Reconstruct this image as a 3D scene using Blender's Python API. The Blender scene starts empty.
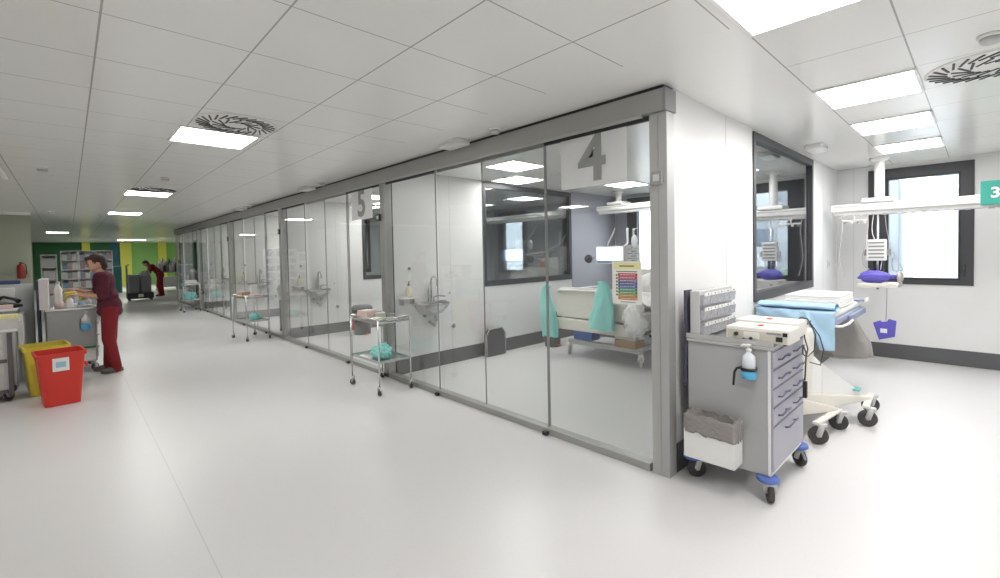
import bpy, bmesh, math, random
from mathutils import Vector, Matrix, noise
random.seed(7)
S = bpy.context.scene
COL = S.collection
PI = math.pi
R = math.radians

# ------------------------------------------------------------ camera
yaw, pit, rol = R(43.433), R(-1.594), R(-1.165)
fw = Vector((math.sin(yaw)*math.cos(pit), math.cos(yaw)*math.cos(pit), math.sin(pit)))
rt = Vector((math.cos(yaw), -math.sin(yaw), 0)); up = rt.cross(fw)
rt, up = math.cos(rol)*rt + math.sin(rol)*up, -math.sin(rol)*rt + math.cos(rol)*up
cd = bpy.data.cameras.new('camera'); cam = bpy.data.objects.new('camera', cd); COL.objects.link(cam)
m = Matrix((rt, up, -fw)).transposed().to_4x4(); m.translation = (0, 0, 1.55)
cam.matrix_world = m
cd.sensor_fit = 'HORIZONTAL'; cd.sensor_width = 36; cd.lens = 455.75*36/1000; cd.shift_y = -23.5/1000
cd.clip_start = .05; cd.clip_end = 300
S.camera = cam
# ------------------------------------------------------------ world and exposure
w = bpy.data.worlds.new('sky'); S.world = w; w.use_nodes = True
w.node_tree.nodes['Background'].inputs[0].default_value = (.86, .93, 1, 1)
w.node_tree.nodes['Background'].inputs[1].default_value = 2.0
S.view_settings.view_transform = 'Standard'; S.view_settings.look = 'None'
S.view_settings.exposure = 1.71; S.view_settings.gamma = 1; S.view_settings.use_curve_mapping = False
LAMP_CORRIDOR = 9.8
LAMP_BAY = 7.5
LAMP_ROOM = 6.5

# ------------------------------------------------------------ materials
MATS = {}
def mat(name, col, rough=.5, metal=0, spec=.5, var=0, vscale=8, bump=0, bscale=40, emit=None, alpha=1, trans=0):
    if name in MATS: return MATS[name]
    M = bpy.data.materials.new(name); M.use_nodes = True; n = M.node_tree.nodes; l = M.node_tree.links
    b = n['Principled BSDF']
    b.inputs['Base Color'].default_value = (*col, 1); b.inputs['Roughness'].default_value = rough
    b.inputs['Metallic'].default_value = metal; b.inputs['Specular IOR Level'].default_value = spec
    b.inputs['Alpha'].default_value = alpha; b.inputs['Transmission Weight'].default_value = trans
    if emit: b.inputs['Emission Color'].default_value = (*emit[0], 1); b.inputs['Emission Strength'].default_value = emit[1]
    if var or bump:
        tc = n.new('ShaderNodeTexCoord')
    if var:
        t = n.new('ShaderNodeTexNoise'); t.inputs['Scale'].default_value = vscale; t.inputs['Detail'].default_value = 4
        l.new(tc.outputs['Object'], t.inputs['Vector'])
        mx = n.new('ShaderNodeMix'); mx.data_type = 'RGBA'
        mx.inputs[6].default_value = tuple(max(0, c*(1-var)) for c in col)+(1,)
        mx.inputs[7].default_value = tuple(min(1, c*(1+var)) for c in col)+(1,)
        l.new(t.outputs['Fac'], mx.inputs[0]); l.new(mx.outputs[2], b.inputs['Base Color'])
    if bump:
        t2 = n.new('ShaderNodeTexNoise'); t2.inputs['Scale'].default_value = bscale; t2.inputs['Detail'].default_value = 5
        l.new(tc.outputs['Object'], t2.inputs['Vector'])
        bp = n.new('ShaderNodeBump'); bp.inputs['Strength'].default_value = bump; bp.inputs['Distance'].default_value = .01
        l.new(t2.outputs['Fac'], bp.inputs['Height']); l.new(bp.outputs[0], b.inputs['Normal'])
    MATS[name] = M
    return M

def glassmat(name, tint, ior=1.5, refl=1.0):
    M = bpy.data.materials.new(name); M.use_nodes = True; n = M.node_tree.nodes; l = M.node_tree.links
    n.remove(n['Principled BSDF'])
    tr = n.new('ShaderNodeBsdfTransparent'); tr.inputs[0].default_value = (*tint, 1)
    gl = n.new('ShaderNodeBsdfGlossy'); gl.inputs['Roughness'].default_value = 0.0; gl.inputs[0].default_value = (refl, refl, refl, 1)
    # Schlick reflectance, the same from both sides of the pane
    ge = n.new('ShaderNodeNewGeometry'); dt = n.new('ShaderNodeVectorMath'); dt.operation = 'DOT_PRODUCT'
    l.new(ge.outputs['Normal'], dt.inputs[0]); l.new(ge.outputs['Incoming'], dt.inputs[1])
    c = math_node(n, l, 'SUBTRACT', 1.0, math_node(n, l, 'ABSOLUTE', dt.outputs['Value'])); c = math_node(n, l, 'POWER', c, 5.0)
    f0 = ((ior-1)/(ior+1))**2
    fr = math_node(n, l, 'ADD', math_node(n, l, 'MULTIPLY', c, 1-f0), f0)
    mx = n.new('ShaderNodeMixShader'); l.new(fr, mx.inputs[0]); l.new(tr.outputs[0], mx.inputs[1]); l.new(gl.outputs[0], mx.inputs[2])
    l.new(mx.outputs[0], n['Material Output'].inputs[0])
    MATS[name] = M
    return M

def math_node(n, l, op, a, b=None):
    x = n.new('ShaderNodeMath'); x.operation = op
    for i, v in enumerate((a, b)):
        if v is None: continue
        if isinstance(v, (int, float)): x.inputs[i].default_value = v
        else: l.new(v, x.inputs[i])
    return x.outputs[0]

def grid_line(n, l, co, off, period, wd):
    # 1 near every off + k*period
    a = math_node(n, l, 'SUBTRACT', co, off - period/2)
    a = math_node(n, l, 'DIVIDE', a, period)
    a = math_node(n, l, 'FRACT', a)
    a = math_node(n, l, 'SUBTRACT', a, .5)
    a = math_node(n, l, 'ABSOLUTE', a)
    return math_node(n, l, 'LESS_THAN', a, wd/period/2)

def ceiling_material():
    M = mat('ceiling_metal_tiles', (.87, .865, .84), .22, 0, .5); n = M.node_tree.nodes; l = M.node_tree.links; b = n['Principled BSDF']
    tc = n.new('ShaderNodeTexCoord'); sp = n.new('ShaderNodeSeparateXYZ'); l.new(tc.outputs['Object'], sp.inputs[0])
    x, y = sp.outputs[0], sp.outputs[1]
    near = math_node(n, l, 'LESS_THAN', y, .835)               # the bay side of the grid
    cor = math_node(n, l, 'MULTIPLY', math_node(n, l, 'LESS_THAN', x, 2.43), math_node(n, l, 'GREATER_THAN', y, .835))
    g1 = math_node(n, l, 'MAXIMUM', grid_line(n, l, x, .14, .602, .009), grid_line(n, l, y, 2.07, .6, .007))
    g2 = math_node(n, l, 'MAXIMUM', grid_line(n, l, x, 1.98, .61, .006), grid_line(n, l, y, .285, .54, .008))
    g1 = math_node(n, l, 'MULTIPLY', g1, cor); g2 = math_node(n, l, 'MULTIPLY', g2, near)
    g = math_node(n, l, 'MAXIMUM', g1, g2)
    # each metal tile has a very slightly different sheen
    mx = n.new('ShaderNodeMix'); mx.data_type = 'RGBA'
    mx.inputs[6].default_value = (.87, .865, .84, 1); mx.inputs[7].default_value = (.42, .42, .41, 1)
    l.new(g, mx.inputs[0]); l.new(mx.outputs[2], b.inputs['Base Color'])
    ns = n.new('ShaderNodeTexNoise'); ns.inputs['Scale'].default_value = 1.2
    mp = n.new('ShaderNodeMapping'); mp.inputs['Scale'].default_value = (1, .35, 1); l.new(tc.outputs['Object'], mp.inputs[0]); l.new(mp.outputs[0], ns.inputs['Vector'])
    bp = n.new('ShaderNodeBump'); bp.inputs['Strength'].default_value = .12; bp.inputs['Distance'].default_value = .02
    l.new(ns.outputs['Fac'], bp.inputs['Height']); l.new(bp.outputs[0], b.inputs['Normal'])
    return M

def floor_material():
    M = mat('floor_vinyl', (.72, .71, .70), .34, 0, .30); n = M.node_tree.nodes; l = M.node_tree.links; b = n['Principled BSDF']
    tc = n.new('ShaderNodeTexCoord'); sp = n.new('ShaderNodeSeparateXYZ'); l.new(tc.outputs['Object'], sp.inputs[0])
    g = grid_line(n, l, sp.outputs[0], .49, 24.0, .006)
    ns = n.new('ShaderNodeTexNoise'); ns.inputs['Scale'].default_value = 60; ns.inputs['Detail'].default_value = 3; l.new(tc.outputs['Object'], ns.inputs['Vector'])
    mx = n.new('ShaderNodeMix'); mx.data_type = 'RGBA'; mx.inputs[6].default_value = (.66, .65, .645, 1); mx.inputs[7].default_value = (.70, .69, .685, 1)
    l.new(ns.outputs['Fac'], mx.inputs[0])
    m2 = n.new('ShaderNodeMix'); m2.data_type = 'RGBA'; l.new(g, m2.inputs[0]); l.new(mx.outputs[2], m2.inputs[6]); m2.inputs[7].default_value = (.57, .56, .55, 1)
    l.new(m2.outputs[2], b.inputs['Base Color'])
    n2 = n.new('ShaderNodeTexNoise'); n2.inputs['Scale'].default_value = 1.5; l.new(tc.outputs['Object'], n2.inputs['Vector'])
    rr = n.new('ShaderNodeMapRange'); rr.inputs[3].default_value = .26; rr.inputs[4].default_value = .40; l.new(n2.outputs['Fac'], rr.inputs[0]); l.new(rr.outputs[0], b.inputs['Roughness'])
    return M

CEIL = ceiling_material(); FLOOR = floor_material()
WHITE = mat('white_wall_panel', (.80, .80, .79), .35, 0, .45, var=.02, vscale=1.5)
PLASTER = mat('white_plaster', (.80, .79, .77), .6, bump=.05, bscale=120)
ALU = mat('brushed_aluminium', (.40, .40, .385), .42, .55, var=.05, vscale=4)
ALUL = mat('pale_aluminium', (.46, .46, .45), .45, .4)
STEEL = mat('stainless_steel', (.66, .66, .66), .25, .9)
DARKF = mat('dark_window_frame', (.055, .056, .062), .45)
DGREY = mat('dark_grey_skirting', (.105, .105, .11), .5, var=.08, vscale=6)
BLACK = mat('black_plastic', (.02, .02, .022), .45)
RUBBER = mat('dark_rubber', (.06, .055, .055), .6)
GREYP = mat('grey_plastic', (.30, .30, .30), .5)
LGREY = mat('light_grey_plastic', (.55, .55, .55), .5)
WPL = mat('white_plastic', (.82, .82, .80), .35)
CREAM = mat('cream_plastic', (.76, .73, .66), .4)
GLASS = glassmat('clear_partition_glass', (.975, .982, .977))
WINGLASS = glassmat('interior_window_tinted_glass', (.72, .74, .75), 2.5)
DAYGLASS = glassmat('outside_window_glass', (.97, .985, .98), 1.4)
DIFF = mat('lamp_diffuser_corridor', (.9, .9, .9), .6, emit=((1, .99, .96), LAMP_CORRIDOR))
DIFB = mat('lamp_diffuser_bay', (.9, .9, .9), .6, emit=((1, .98, .97), LAMP_BAY))
DIFR = mat('lamp_diffuser_room', (.9, .9, .9), .6, emit=((1, .99, .97), LAMP_ROOM))
CARTG = mat('cart_grey_enamel', (.42, .42, .425), .4, .1)
DRAWER = mat('drawer_lilac_grey', (.38, .38, .43), .42)
BLUEB = mat('blue_bumper', (.10, .17, .50), .45)
TEAL = mat('teal_disposable_fabric', (.30, .70, .65), .8, bump=.3, bscale=60)
LBLUE = mat('pale_blue_sheet', (.42, .62, .80), .8, bump=.15, bscale=50)
SLATE = mat('slate_blue_plastic', (.25, .29, .42), .45)
LINEN = mat('white_linen', (.84, .83, .81), .9, bump=.2, bscale=60)
PURPLE = mat('purple_blue_plastic', (.12, .10, .50), .5)
REDP = mat('red_plastic', (.62, .035, .02), .42)
YELP = mat('yellow_plastic', (.72, .60, .06), .45)
PAPER = mat('paper_white', (.82, .81, .77), .8)
YPAPER = mat('yellow_paper', (.80, .76, .38), .8)
GBAG = mat('grey_translucent_bag', (.38, .36, .34), .4, bump=.8, bscale=22, alpha=.86)
GREEN = mat('bright_green_wall', (.30, .60, .17), .55)
DGREEN = mat('dark_green_wall', (.035, .16, .06), .55)
TEALW = mat('dark_teal_wall', (.02, .13, .17), .55)
YELC = mat('yellow_column', (.82, .84, .12), .5)
OLIVE = mat('olive_wall', (.36, .38, .29), .6)
SKIN = mat('skin', (.62, .36, .25), .55)
HAIR = mat('brown_hair', (.05, .022, .014), .6, bump=.5, bscale=150)
MAROON = mat('maroon_tunic_cloth', (.105, .014, .032), .85, bump=.1, bscale=80)
REDT = mat('red_trouser_cloth', (.24, .014, .02), .85, bump=.1, bscale=80)
TAN = mat('tan_corrugated_hose', (.38, .24, .14), .6)
SCREEN = mat('lit_blue_screen', (.2, .3, .5), .4, emit=((.62, .76, 1), 1.0))

# ------------------------------------------------------------ mesh helpers
class MB:
    def __init__(s): s.bm = bmesh.new()
    def _bev(s, vs, bevel):
        if bevel:
            es = list({e for v in vs for e in v.link_edges})
            bmesh.ops.bevel(s.bm, geom=es, offset=bevel, segments=2, affect='EDGES', profile=.6)
    def box(s, x0, y0, z0, x1, y1, z1, bevel=0, top=None):
        P = [(x0,y0,z0),(x1,y0,z0),(x1,y1,z0),(x0,y1,z0)]
        t = top or (0,0)   # taper of the top in x and y
        P += [(x0+t[0],y0+t[1],z1),(x1-t[0],y0+t[1],z1),(x1-t[0],y1-t[1],z1),(x0+t[0],y1-t[1],z1)]
        v = [s.bm.verts.new(p) for p in P]
        for f in ((3,2,1,0),(4,5,6,7),(0,1,5,4),(1,2,6,5),(2,3,7,6),(3,0,4,7)): s.bm.faces.new([v[i] for i in f])
        s._bev(v, bevel); return s
    def tube(s, pts, r, seg=10, cap=True, closed=False):
        pts = [Vector(p) for p in pts]; n = len(pts)
        rr = r if isinstance(r, (list, tuple)) else [r]*n
        rings = []; prev = None
        for i, p in enumerate(pts):
            if closed: d = pts[(i+1) % n]-pts[i-1]
            else: d = (pts[min(i+1, n-1)]-pts[max(i-1, 0)])
            d.normalize()
            a = prev or (Vector((0,0,1)) if abs(d.z) < .9 else Vector((1,0,0)))
            u = a - d*a.dot(d)
            if u.length < 1e-4: u = d.orthogonal()
            u.normalize(); v = d.cross(u); prev = u
            rings.append([s.bm.verts.new(p+(u*math.cos(2*PI*k/seg)+v*math.sin(2*PI*k/seg))*rr[i]) for k in range(seg)])
        rng = range(n) if closed else range(n-1)
        for i in rng:
            A, B = rings[i], rings[(i+1) % n]
            for k in range(seg):
                f = s.bm.faces.new((A[k], A[(k+1) % seg], B[(k+1) % seg], B[k])); f.smooth = True
        if cap and not closed:
            s.bm.faces.new(rings[0][::-1]); s.bm.faces.new(rings[-1])
        return s
    def cyl(s, p0, p1, r0, r1=None, seg=20):
        return s.tube([p0, p1], [r0, r0 if r1 is None else r1], seg)
    def lathe(s, prof, c=(0,0,0), seg=24, sx=1, sy=1, axis='z'):
        rings = []
        for r, z in prof:
            ring = []
            for k in range(seg):
                a = 2*PI*k/seg; p = (r*math.cos(a)*sx, r*math.sin(a)*sy, z)
                if axis == 'x': p = (p[2], p[0], p[1])
                if axis == 'y': p = (p[0], p[2], p[1])
                ring.append(s.bm.verts.new((p[0]+c[0], p[1]+c[1], p[2]+c[2])))
            rings.append(ring)
        for A, B in zip(rings, rings[1:]):
            for k in range(seg):
                f = s.bm.faces.new((A[k], A[(k+1) % seg], B[(k+1) % seg], B[k])); f.smooth = True
        if prof[0][0] > 1e-5: s.bm.faces.new(rings[0][::-1])
        if prof[-1][0] > 1e-5: s.bm.faces.new(rings[-1])
        return s
    def ell(s, c, rx, ry=None, rz=None, seg=16, rot=None, nz=0, ns=8, seed=0):
        ry = rx if ry is None else ry; rz = rx if rz is None else rz
        g = bmesh.ops.create_icosphere(s.bm, subdivisions=4 if nz else 3, radius=1)
        M = rot.to_matrix() if rot else Matrix.Identity(3)
        for v in g['verts']:
            k = 1
            if nz:
                q = v.co*ns + Vector((seed, seed*2, 0)); k = 1+nz*(abs(noise.noise(q))*2-.6)+nz*.4*noise.noise(q*2.7)
            v.co = M @ Vector((v.co.x*rx*k, v.co.y*ry*k, v.co.z*rz*k)) + Vector(c)
            for f in v.link_faces: f.smooth = True
        return s
    def prism(s, poly, axis, a, b, bevel=0):
        # poly: 2D points; extruded along axis from a to b
        def P(p, t):
            return {'x': (t, p[0], p[1]), 'y': (p[0], t, p[1]), 'z': (p[0], p[1], t)}[axis]
        A = [s.bm.verts.new(P(p, a)) for p in poly]; B = [s.bm.verts.new(P(p, b)) for p in poly]
        n = len(poly)
        s.bm.faces.new(A[::-1]); s.bm.faces.new(B)
        for i in range(n): s.bm.faces.new((A[i], A[(i+1) % n], B[(i+1) % n], B[i]))
        s._bev(A+B, bevel); return s
    def sheet(s, fn, nu, nv):
        g = [[s.bm.verts.new(fn(i/nu, j/nv)) for j in range(nv+1)] for i in range(nu+1)]
        for i in range(nu):
            for j in range(nv):
                f = s.bm.faces.new((g[i][j], g[i+1][j], g[i+1][j+1], g[i][j+1])); f.smooth = True
        return s
    def bar(s, p0, p1, w0, w1, z0, z1, bevel=0):
        # tapering beam from p0 to p1 in plan; z0 = (low, high) at p0, z1 at p1
        p0, p1 = Vector((*p0, 0)), Vector((*p1, 0)); d = (p1-p0).normalized(); q = Vector((-d.y, d.x, 0)); v = []
        for p, w_, z in ((p0, w0, z0), (p1, w1, z1)):
            for a, b in ((-1, 0), (1, 0), (1, 1), (-1, 1)): v.append(s.bm.verts.new(p+q*a*w_/2+Vector((0, 0, z[b]))))
        for f in ((0,1,2,3),(7,6,5,4),(0,4,5,1),(1,5,6,2),(2,6,7,3),(3,7,4,0)): s.bm.faces.new([v[i] for i in f])
        s._bev(v, bevel); return s
    def build(s, name, material, parent=None, solid=0, sub=0):
        bmesh.ops.recalc_face_normals(s.bm, faces=s.bm.faces)
        me = bpy.data.meshes.new(name); s.bm.to_mesh(me); s.bm.free()
        me.materials.append(material)
        o = bpy.data.objects.new(name, me); COL.objects.link(o)
        if parent: o.parent = parent
        if solid:
            md = o.modifiers.new('solid', 'SOLIDIFY'); md.thickness = solid; md.offset = 0
        if sub:
            md = o.modifiers.new('sub', 'SUBSURF'); md.levels = sub; md.render_levels = sub
        return o

def thing(name, label, cat, loc=(0,0,0), rz=0, group=None):
    o = bpy.data.objects.new(name, None); COL.objects.link(o); o.empty_display_size = .1
    o.location = loc; o.rotation_euler = (0, 0, rz); o['label'] = label; o['category'] = cat
    if group: o['group'] = group
    return o
def tag(o, label, cat, group=None, kind=None):
    o['label'] = label; o['category'] = cat
    if group: o['group'] = group
    if kind: o['kind'] = kind
    return o
def struct(o, label=None):
    o['kind'] = 'structure'
    if label: o['label'] = label
    return o
def sroot(name, label=None):
    o = bpy.data.objects.new(name, None); COL.objects.link(o); o['kind'] = 'structure'
    if label: o['label'] = label
    return o
def kids(o): return [c for c in list(COL.objects) if c.parent == o]
def dup(o, loc=None, rz=None, label=None, parent=None, scale=None):
    c = o.copy(); COL.objects.link(c); c.parent = parent
    if loc is not None: c.location = loc
    if rz is not None: c.rotation_euler = (0, 0, rz)
    if label: c['label'] = label
    if scale: c.scale = scale
    for k in kids(o): dup(k, parent=c)
    return c
def text_mesh(s, size, name, material, parent, origin, right, upv, extrude=.001, bold=0.0):
    cu = bpy.data.curves.new(name, 'FONT'); cu.body = s; cu.size = size; cu.extrude = extrude; cu.offset = bold
    cu.align_x = 'CENTER'; cu.align_y = 'CENTER'
    o = bpy.data.objects.new(name+'_t', cu); me = bpy.data.meshes.new_from_object(o)
    bpy.data.objects.remove(o); me.name = name; me.materials.clear(); me.materials.append(material)
    r_ = Vector(right).normalized(); u_ = Vector(upv).normalized(); n_ = r_.cross(u_)
    M = Matrix((r_, u_, n_)).transposed().to_4x4(); M.translation = Vector(origin)
    me.transform(M)
    q = bpy.data.objects.new(name, me); COL.objects.link(q)
    if parent: q.parent = parent
    return q

# ============================================================ SETTING
CZ = 2.64
XB = 8.15
def wall_boxes(axis, c0, c1, a0, a1, holes, z1=CZ):
    # a wall of thickness c0..c1 running a0..a1 along the other axis, holes = (from, to, zlow, zhigh)
    mb = MB(); seg = []
    cur = a0
    for h0, h1, zl, zh in sorted(holes):
        seg.append((cur, h0, 0, z1)); seg.append((h0, h1, 0, zl)); seg.append((h0, h1, zh, z1)); cur = h1
    seg.append((cur, a1, 0, z1))
    for s0, s1, zl, zh in seg:
        if s1-s0 < .001 or zh-zl < .001: continue
        if axis == 'x': mb.box(s0, c0, zl, s1, c1, zh)
        else: mb.box(c0, s0, zl, c1, s1, zh)
    return mb
struct(MB().box(-5, -4, -.1, XB+.15, 36.3, 0).build('floor', FLOOR))
struct(MB().box(-5, -4, CZ, XB+.15, 36.3, CZ+.1).build('ceiling', CEIL))
struct(MB().box(-5, -4.15, 0, XB+.15, -4, CZ).build('wall_south', WHITE))
struct(MB().box(-5.15, -4.15, 0, -5, 14.4, CZ).build('wall_west', WHITE))
struct(MB().box(-5.15, 14.4, 0, -.585, 14.6, CZ).build('wall_left', OLIVE))
struct(MB().box(-1.6, 14.6, 0, -1.4, 36.3, CZ).build('wall_left', OLIVE))
t_ = struct(MB().box(-5, 14.34, 2.585, -.565, 14.4, CZ).build('trim_1', PAPER))
struct(MB().box(-1.4, 36, 0, 1.84, 36.2, CZ).build('wall_far', DGREEN))
struct(MB().box(1.84, 36, 0, 2.32, 36.2, CZ).build('wall_far', TEALW))
struct(MB().box(2.32, 36, 0, 5.6, 36.2, CZ).build('wall_far', GREEN))
for a, b in ((.60, .95), (2.30, 2.83), (4.16, 4.58)):
    struct(MB().box(a, 35.8, 0, b, 36, CZ, .01).build('trim_column', YELC))
struct(MB().box(5.4, 20.6, 0, 5.6, 36, CZ).build('wall_right', WHITE))
struct(MB().box(3.02, 20.5, 0, XB, 20.6, CZ).build('wall_end', WHITE))
# outer wall with one window per room
wins = [(.08+3.78*k, 1.07+3.78*k) for k in range(-1, 6)]
struct(wall_boxes('y', XB, XB+.15, -4, 20.6, [(a, b, 1.03, 2.56) for a, b in wins]).build('wall_back', WHITE))
nwin = 0
for a, b in wins:
    nwin += 1
    r_ = sroot('window_%d' % nwin)
    f = MB(); x0, x1 = XB-.02, XB+.08
    f.box(x0, a-.02, 1.02, x1, a+.12, 2.58); f.box(x0, b-.20, 1.02, x1, b+.02, 2.58)
    f.box(x0, a+.12, 1.02, x1, b-.20, 1.11); f.box(x0, a+.12, 2.43, x1, b-.20, 2.58)
    f.build('window_frame', DARKF, r_)
    g = MB(); g.box(x0-.012, a+.10, 1.09, x0, a+.115, 2.45); g.box(x0-.012, b-.195, 1.09, x0, b-.18, 2.45)
    g.box(x0-.012, a+.115, 1.09, x0, b-.195, 1.105); g.box(x0-.012, a+.115, 2.435, x0, b-.195, 2.45); g.build('sash_edge', BLACK, r_)
    h = MB(); h.box(x0-.03, a+.05, 1.22, x0-.0005, a+.075, 1.30, .003); h.cyl((x0-.035, a+.0625, 1.26), (x0-.035, a+.0625, 1.15), .008); h.build('window_handle', DARKF, r_)
    MB().box(XB+.03, a+.12, 1.11, XB+.04, b-.20, 2.43).build('pane', DAYGLASS, r_)
# skirting of the outer wall
def skirt(axis, face, a0, a1, sgn, name):
    th = .012; c0, c1 = (face-th, face) if sgn < 0 else (face, face+th)
    mb = MB()
    if axis == 'x': mb.box(a0, c0, .002, a1, c1, .20)
    else: mb.box(c0, a0, .002, c1, a1, .20)
    return struct(mb.build(name, DGREY))
skirt('y', XB, -3.98, 1.44, -1, 'baseboard_back')
# cross partitions
PY = [1.45, 5.16, 9.0, 12.8, 16.6]
hol = {0: (4.6, 6.75), 1: (4.55, 6.68), 2: (4.53, 6.68), 3: (4.55, 6.7), 4: (4.55, 6.7)}
for k, y in enumerate(PY):
    h0, h1 = hol[k]
    struct(wall_boxes('x', y, y+.1, 3.02, XB, [(h0, h1, 1.06, 2.605)]).build('wall_side', WHITE))
    nwin += 1
    r_ = sroot('window_%d' % nwin)
    f = MB(); y0, y1 = y-.012, y+.112; e = .055
    f.box(h0-.005, y0, 1.045, h0+e, y1, 2.62); f.box(h1-e, y0, 1.045, h1+.005, y1, 2.62)
    f.box(h0+e, y0, 1.045, h1-e, y1, 1.045+.085); f.box(h0+e, y0, 2.62-.075, h1-e, y1, 2.62)
    f.build('window_frame', DARKF, r_)
    MB().box(h0+e, y+.02, 1.13, h1-e, y+.028, 2.545).build('pane', WINGLASS, r_)
    MB().box(h0+e, y+.075, 1.13, h1-e, y+.083, 2.545).build('pane', WINGLASS, r_)
    skirt('x', y, 3.02, XB-.013, -1, 'baseboard_side')
    if k: pass
    skirt('x', y+.1, 3.02, XB-.013, 1, 'baseboard_side')
    skirt('y', XB, y+.115, (PY[k+1] if k < 4 else 20.5)-.015, -1, 'baseboard_back')
    
LILAC = mat('lilac_grey_wall_tone', (.40, .40, .46), .5)  # thin lilac-grey sheets over part of the first glass room's walls
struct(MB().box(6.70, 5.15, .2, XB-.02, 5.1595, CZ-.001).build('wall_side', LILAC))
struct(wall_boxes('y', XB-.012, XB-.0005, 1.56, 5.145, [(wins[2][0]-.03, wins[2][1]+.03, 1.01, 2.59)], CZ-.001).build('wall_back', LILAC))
# faint joints between the white wall panels
for i, (yy, xx) in enumerate(((1.4495, 3.95), (1.4495, 7.3), (5.1595, 3.92), (8.9995, 3.95))):
    struct(MB().box(xx, yy-.001, .2, xx+.004, yy, CZ-.001).build('trim_joint', LGREY))
for yy in (-.30, -1.5, 1.25): struct(MB().box(XB-.0015, yy, .2, XB-.0005, yy+.004, CZ-.001).build('trim_joint', LGREY))
# header, posts, bottom rail of the glass front
hd = sroot('trim_header')
MB().box(2.87, 1.45, 2.47, 3.02, 20.5, 2.615, .004).build('header_beam', ALU, hd)
MB().box(2.885, 1.45, 2.615, 3.02, 20.5, 2.6395).build('shadow_gap', BLACK, hd)
MB().box(2.868, 1.425, 2.468, 3.022, 1.4495, 2.617, .006).build('end_cap', GREYP, hd)
MB().box(2.872, 1.6, 2.452, 2.89, 20.5, 2.4695).build('lower_lip', ALUL, hd)
struct(MB().box(2.90, 1.58, 0, 2.985, 20.5, .055, .004).build('trim_floor_rail', ALU))
for k, y in enumerate(PY+[20.4]):
    p = sroot('trim_post')
    yy = y-.015 if k == 0 else y-.01
    MB().box(2.90, yy, .001, 3.0, yy+.125, 2.468, .003).build('post', ALUL if k == 0 else ALU, p)
    MB().box(3.0, yy+.01, .001, 3.02, yy+.115, 2.468).build('gasket', BLACK, p)
    MB().box(2.896, yy+.058, .02, 2.9, yy+.062, 2.45).build('groove', ALU, p)
# glass doors
nd = 0
for k in range(5):
    y = PY[k]+.11; e = (PY+[20.4])[k+1]-.01
    cuts = [y, 2.53+3.75*k, 3.35+3.75*k, 4.09+3.78*k, e]
    for i in range(4):
        nd += 1; a, b = cuts[i], cuts[i+1]
        x = (2.925, 2.95, 2.95, 2.925)[i]
        d = sroot('door_%d' % nd)
        MB().box(x, a+.002, .058, x+.010, b-.002, 2.462).build('glass_pane', GLASS, d)
        s_ = MB().box(x-.001, a, .058, x+.011, a+.006, 2.462) if i else MB().box(x-.001, b-.006, .058, x+.011, b, 2.462)
        s_.build('edge_seal', GREYP, d)
        MB().box(x-.006, a+.01, 2.435, x+.016, b-.01, 2.468).build('hanging_rail', DARKF if i in (0, 3) else ALU, d)
        if i in (1, 3): MB().box(2.865, a-.03, .003, 2.897, a+.02, .035, .004).build('floor_stop', BLACK, d)

# ============================================================ CEILING FITTINGS
def light_panel(x, y, sx, sy, dm, label, group=None):
    t = thing('ceiling_light', label, 'light', (x+sx/2, y+sy/2, CZ-.0005), group=group)
    f = MB(); a, b, q = sx/2, sy/2, .018
    f.box(-a, -b, -.012, -a+q, b, 0); f.box(a-q, -b, -.012, a, b, 0); f.box(-a+q, -b, -.012, a-q, -b+q, 0); f.box(-a+q, b-q, -.012, a-q, b, 0)
    f.build('frame', WPL, t)
    MB().box(-a+q, -b+q, -.009, a-q, b-q, -.001).build('diffuser', dm, t)
    return t
for x, s in ((1.98, 'nearest the camera, cut by the top edge'), (3.83, 'second along the bay row, beside the swirl vent'), (5.12, 'third along the bay row'), (6.45, 'fourth along the bay row, nearest the outside window')):
    light_panel(x, .28, .6, .54, DIFB, 'square lit ceiling panel over the bay, '+s)
for x in (2.6, 5.2): light_panel(x, -2.4, .6, .6, DIFB, 'square lit ceiling panel outside the frame behind the bay', 'lamps behind the camera')
for y, s in ((4.47, 'largest, right below the big swirl vent'), (9.1, 'second down the corridor'), (13.3, 'third down the corridor')):
    light_panel(.69, y, .6, .6, DIFF, 'square lit ceiling panel over the corridor, '+s)
for y in (23.3,): light_panel(-.55, y, .6, .6, DIFF, 'small far lit panel at the left, above the white shelving units')
for x, y in ((.745, -1.5), (-3.4, 1.0), (-3.4, 6.5)): light_panel(x, y, .6, .6, DIFF, 'unseen square lit ceiling panel added out of view for more light', 'lamps behind the camera')  # panels out of view, added to light the left side and rear
light_panel(1.9, 31, 1.2, .3, mat('lamp_tube_far', (.9, .9, .9), .6, emit=((1, 1, .96), 30)), 'thin far lit panel just in front of the far green wall')
light_panel(6.3, 31, .6, .6, DIFF, 'lit panel hidden beyond the last glass room') if False else None
for k in range(1, 6):
    for j, (x, y_) in enumerate(((3.83, -.25), (4.66, .52), (6.45, -.25))):
        light_panel(x, .28+3.75*k+y_, .58, .52, DIFR, ('lit ceiling panel '+('nearest the glass' if j == 0 else 'second from the glass' if j == 1 else 'deepest')+' inside the one '+('nearest the camera' if k == 1 else 'second from the corner')) if k < 3 else 'lit ceiling panel inside a glass room far down the corridor', 'room lamps far down the corridor' if k > 2 else None)
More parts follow.
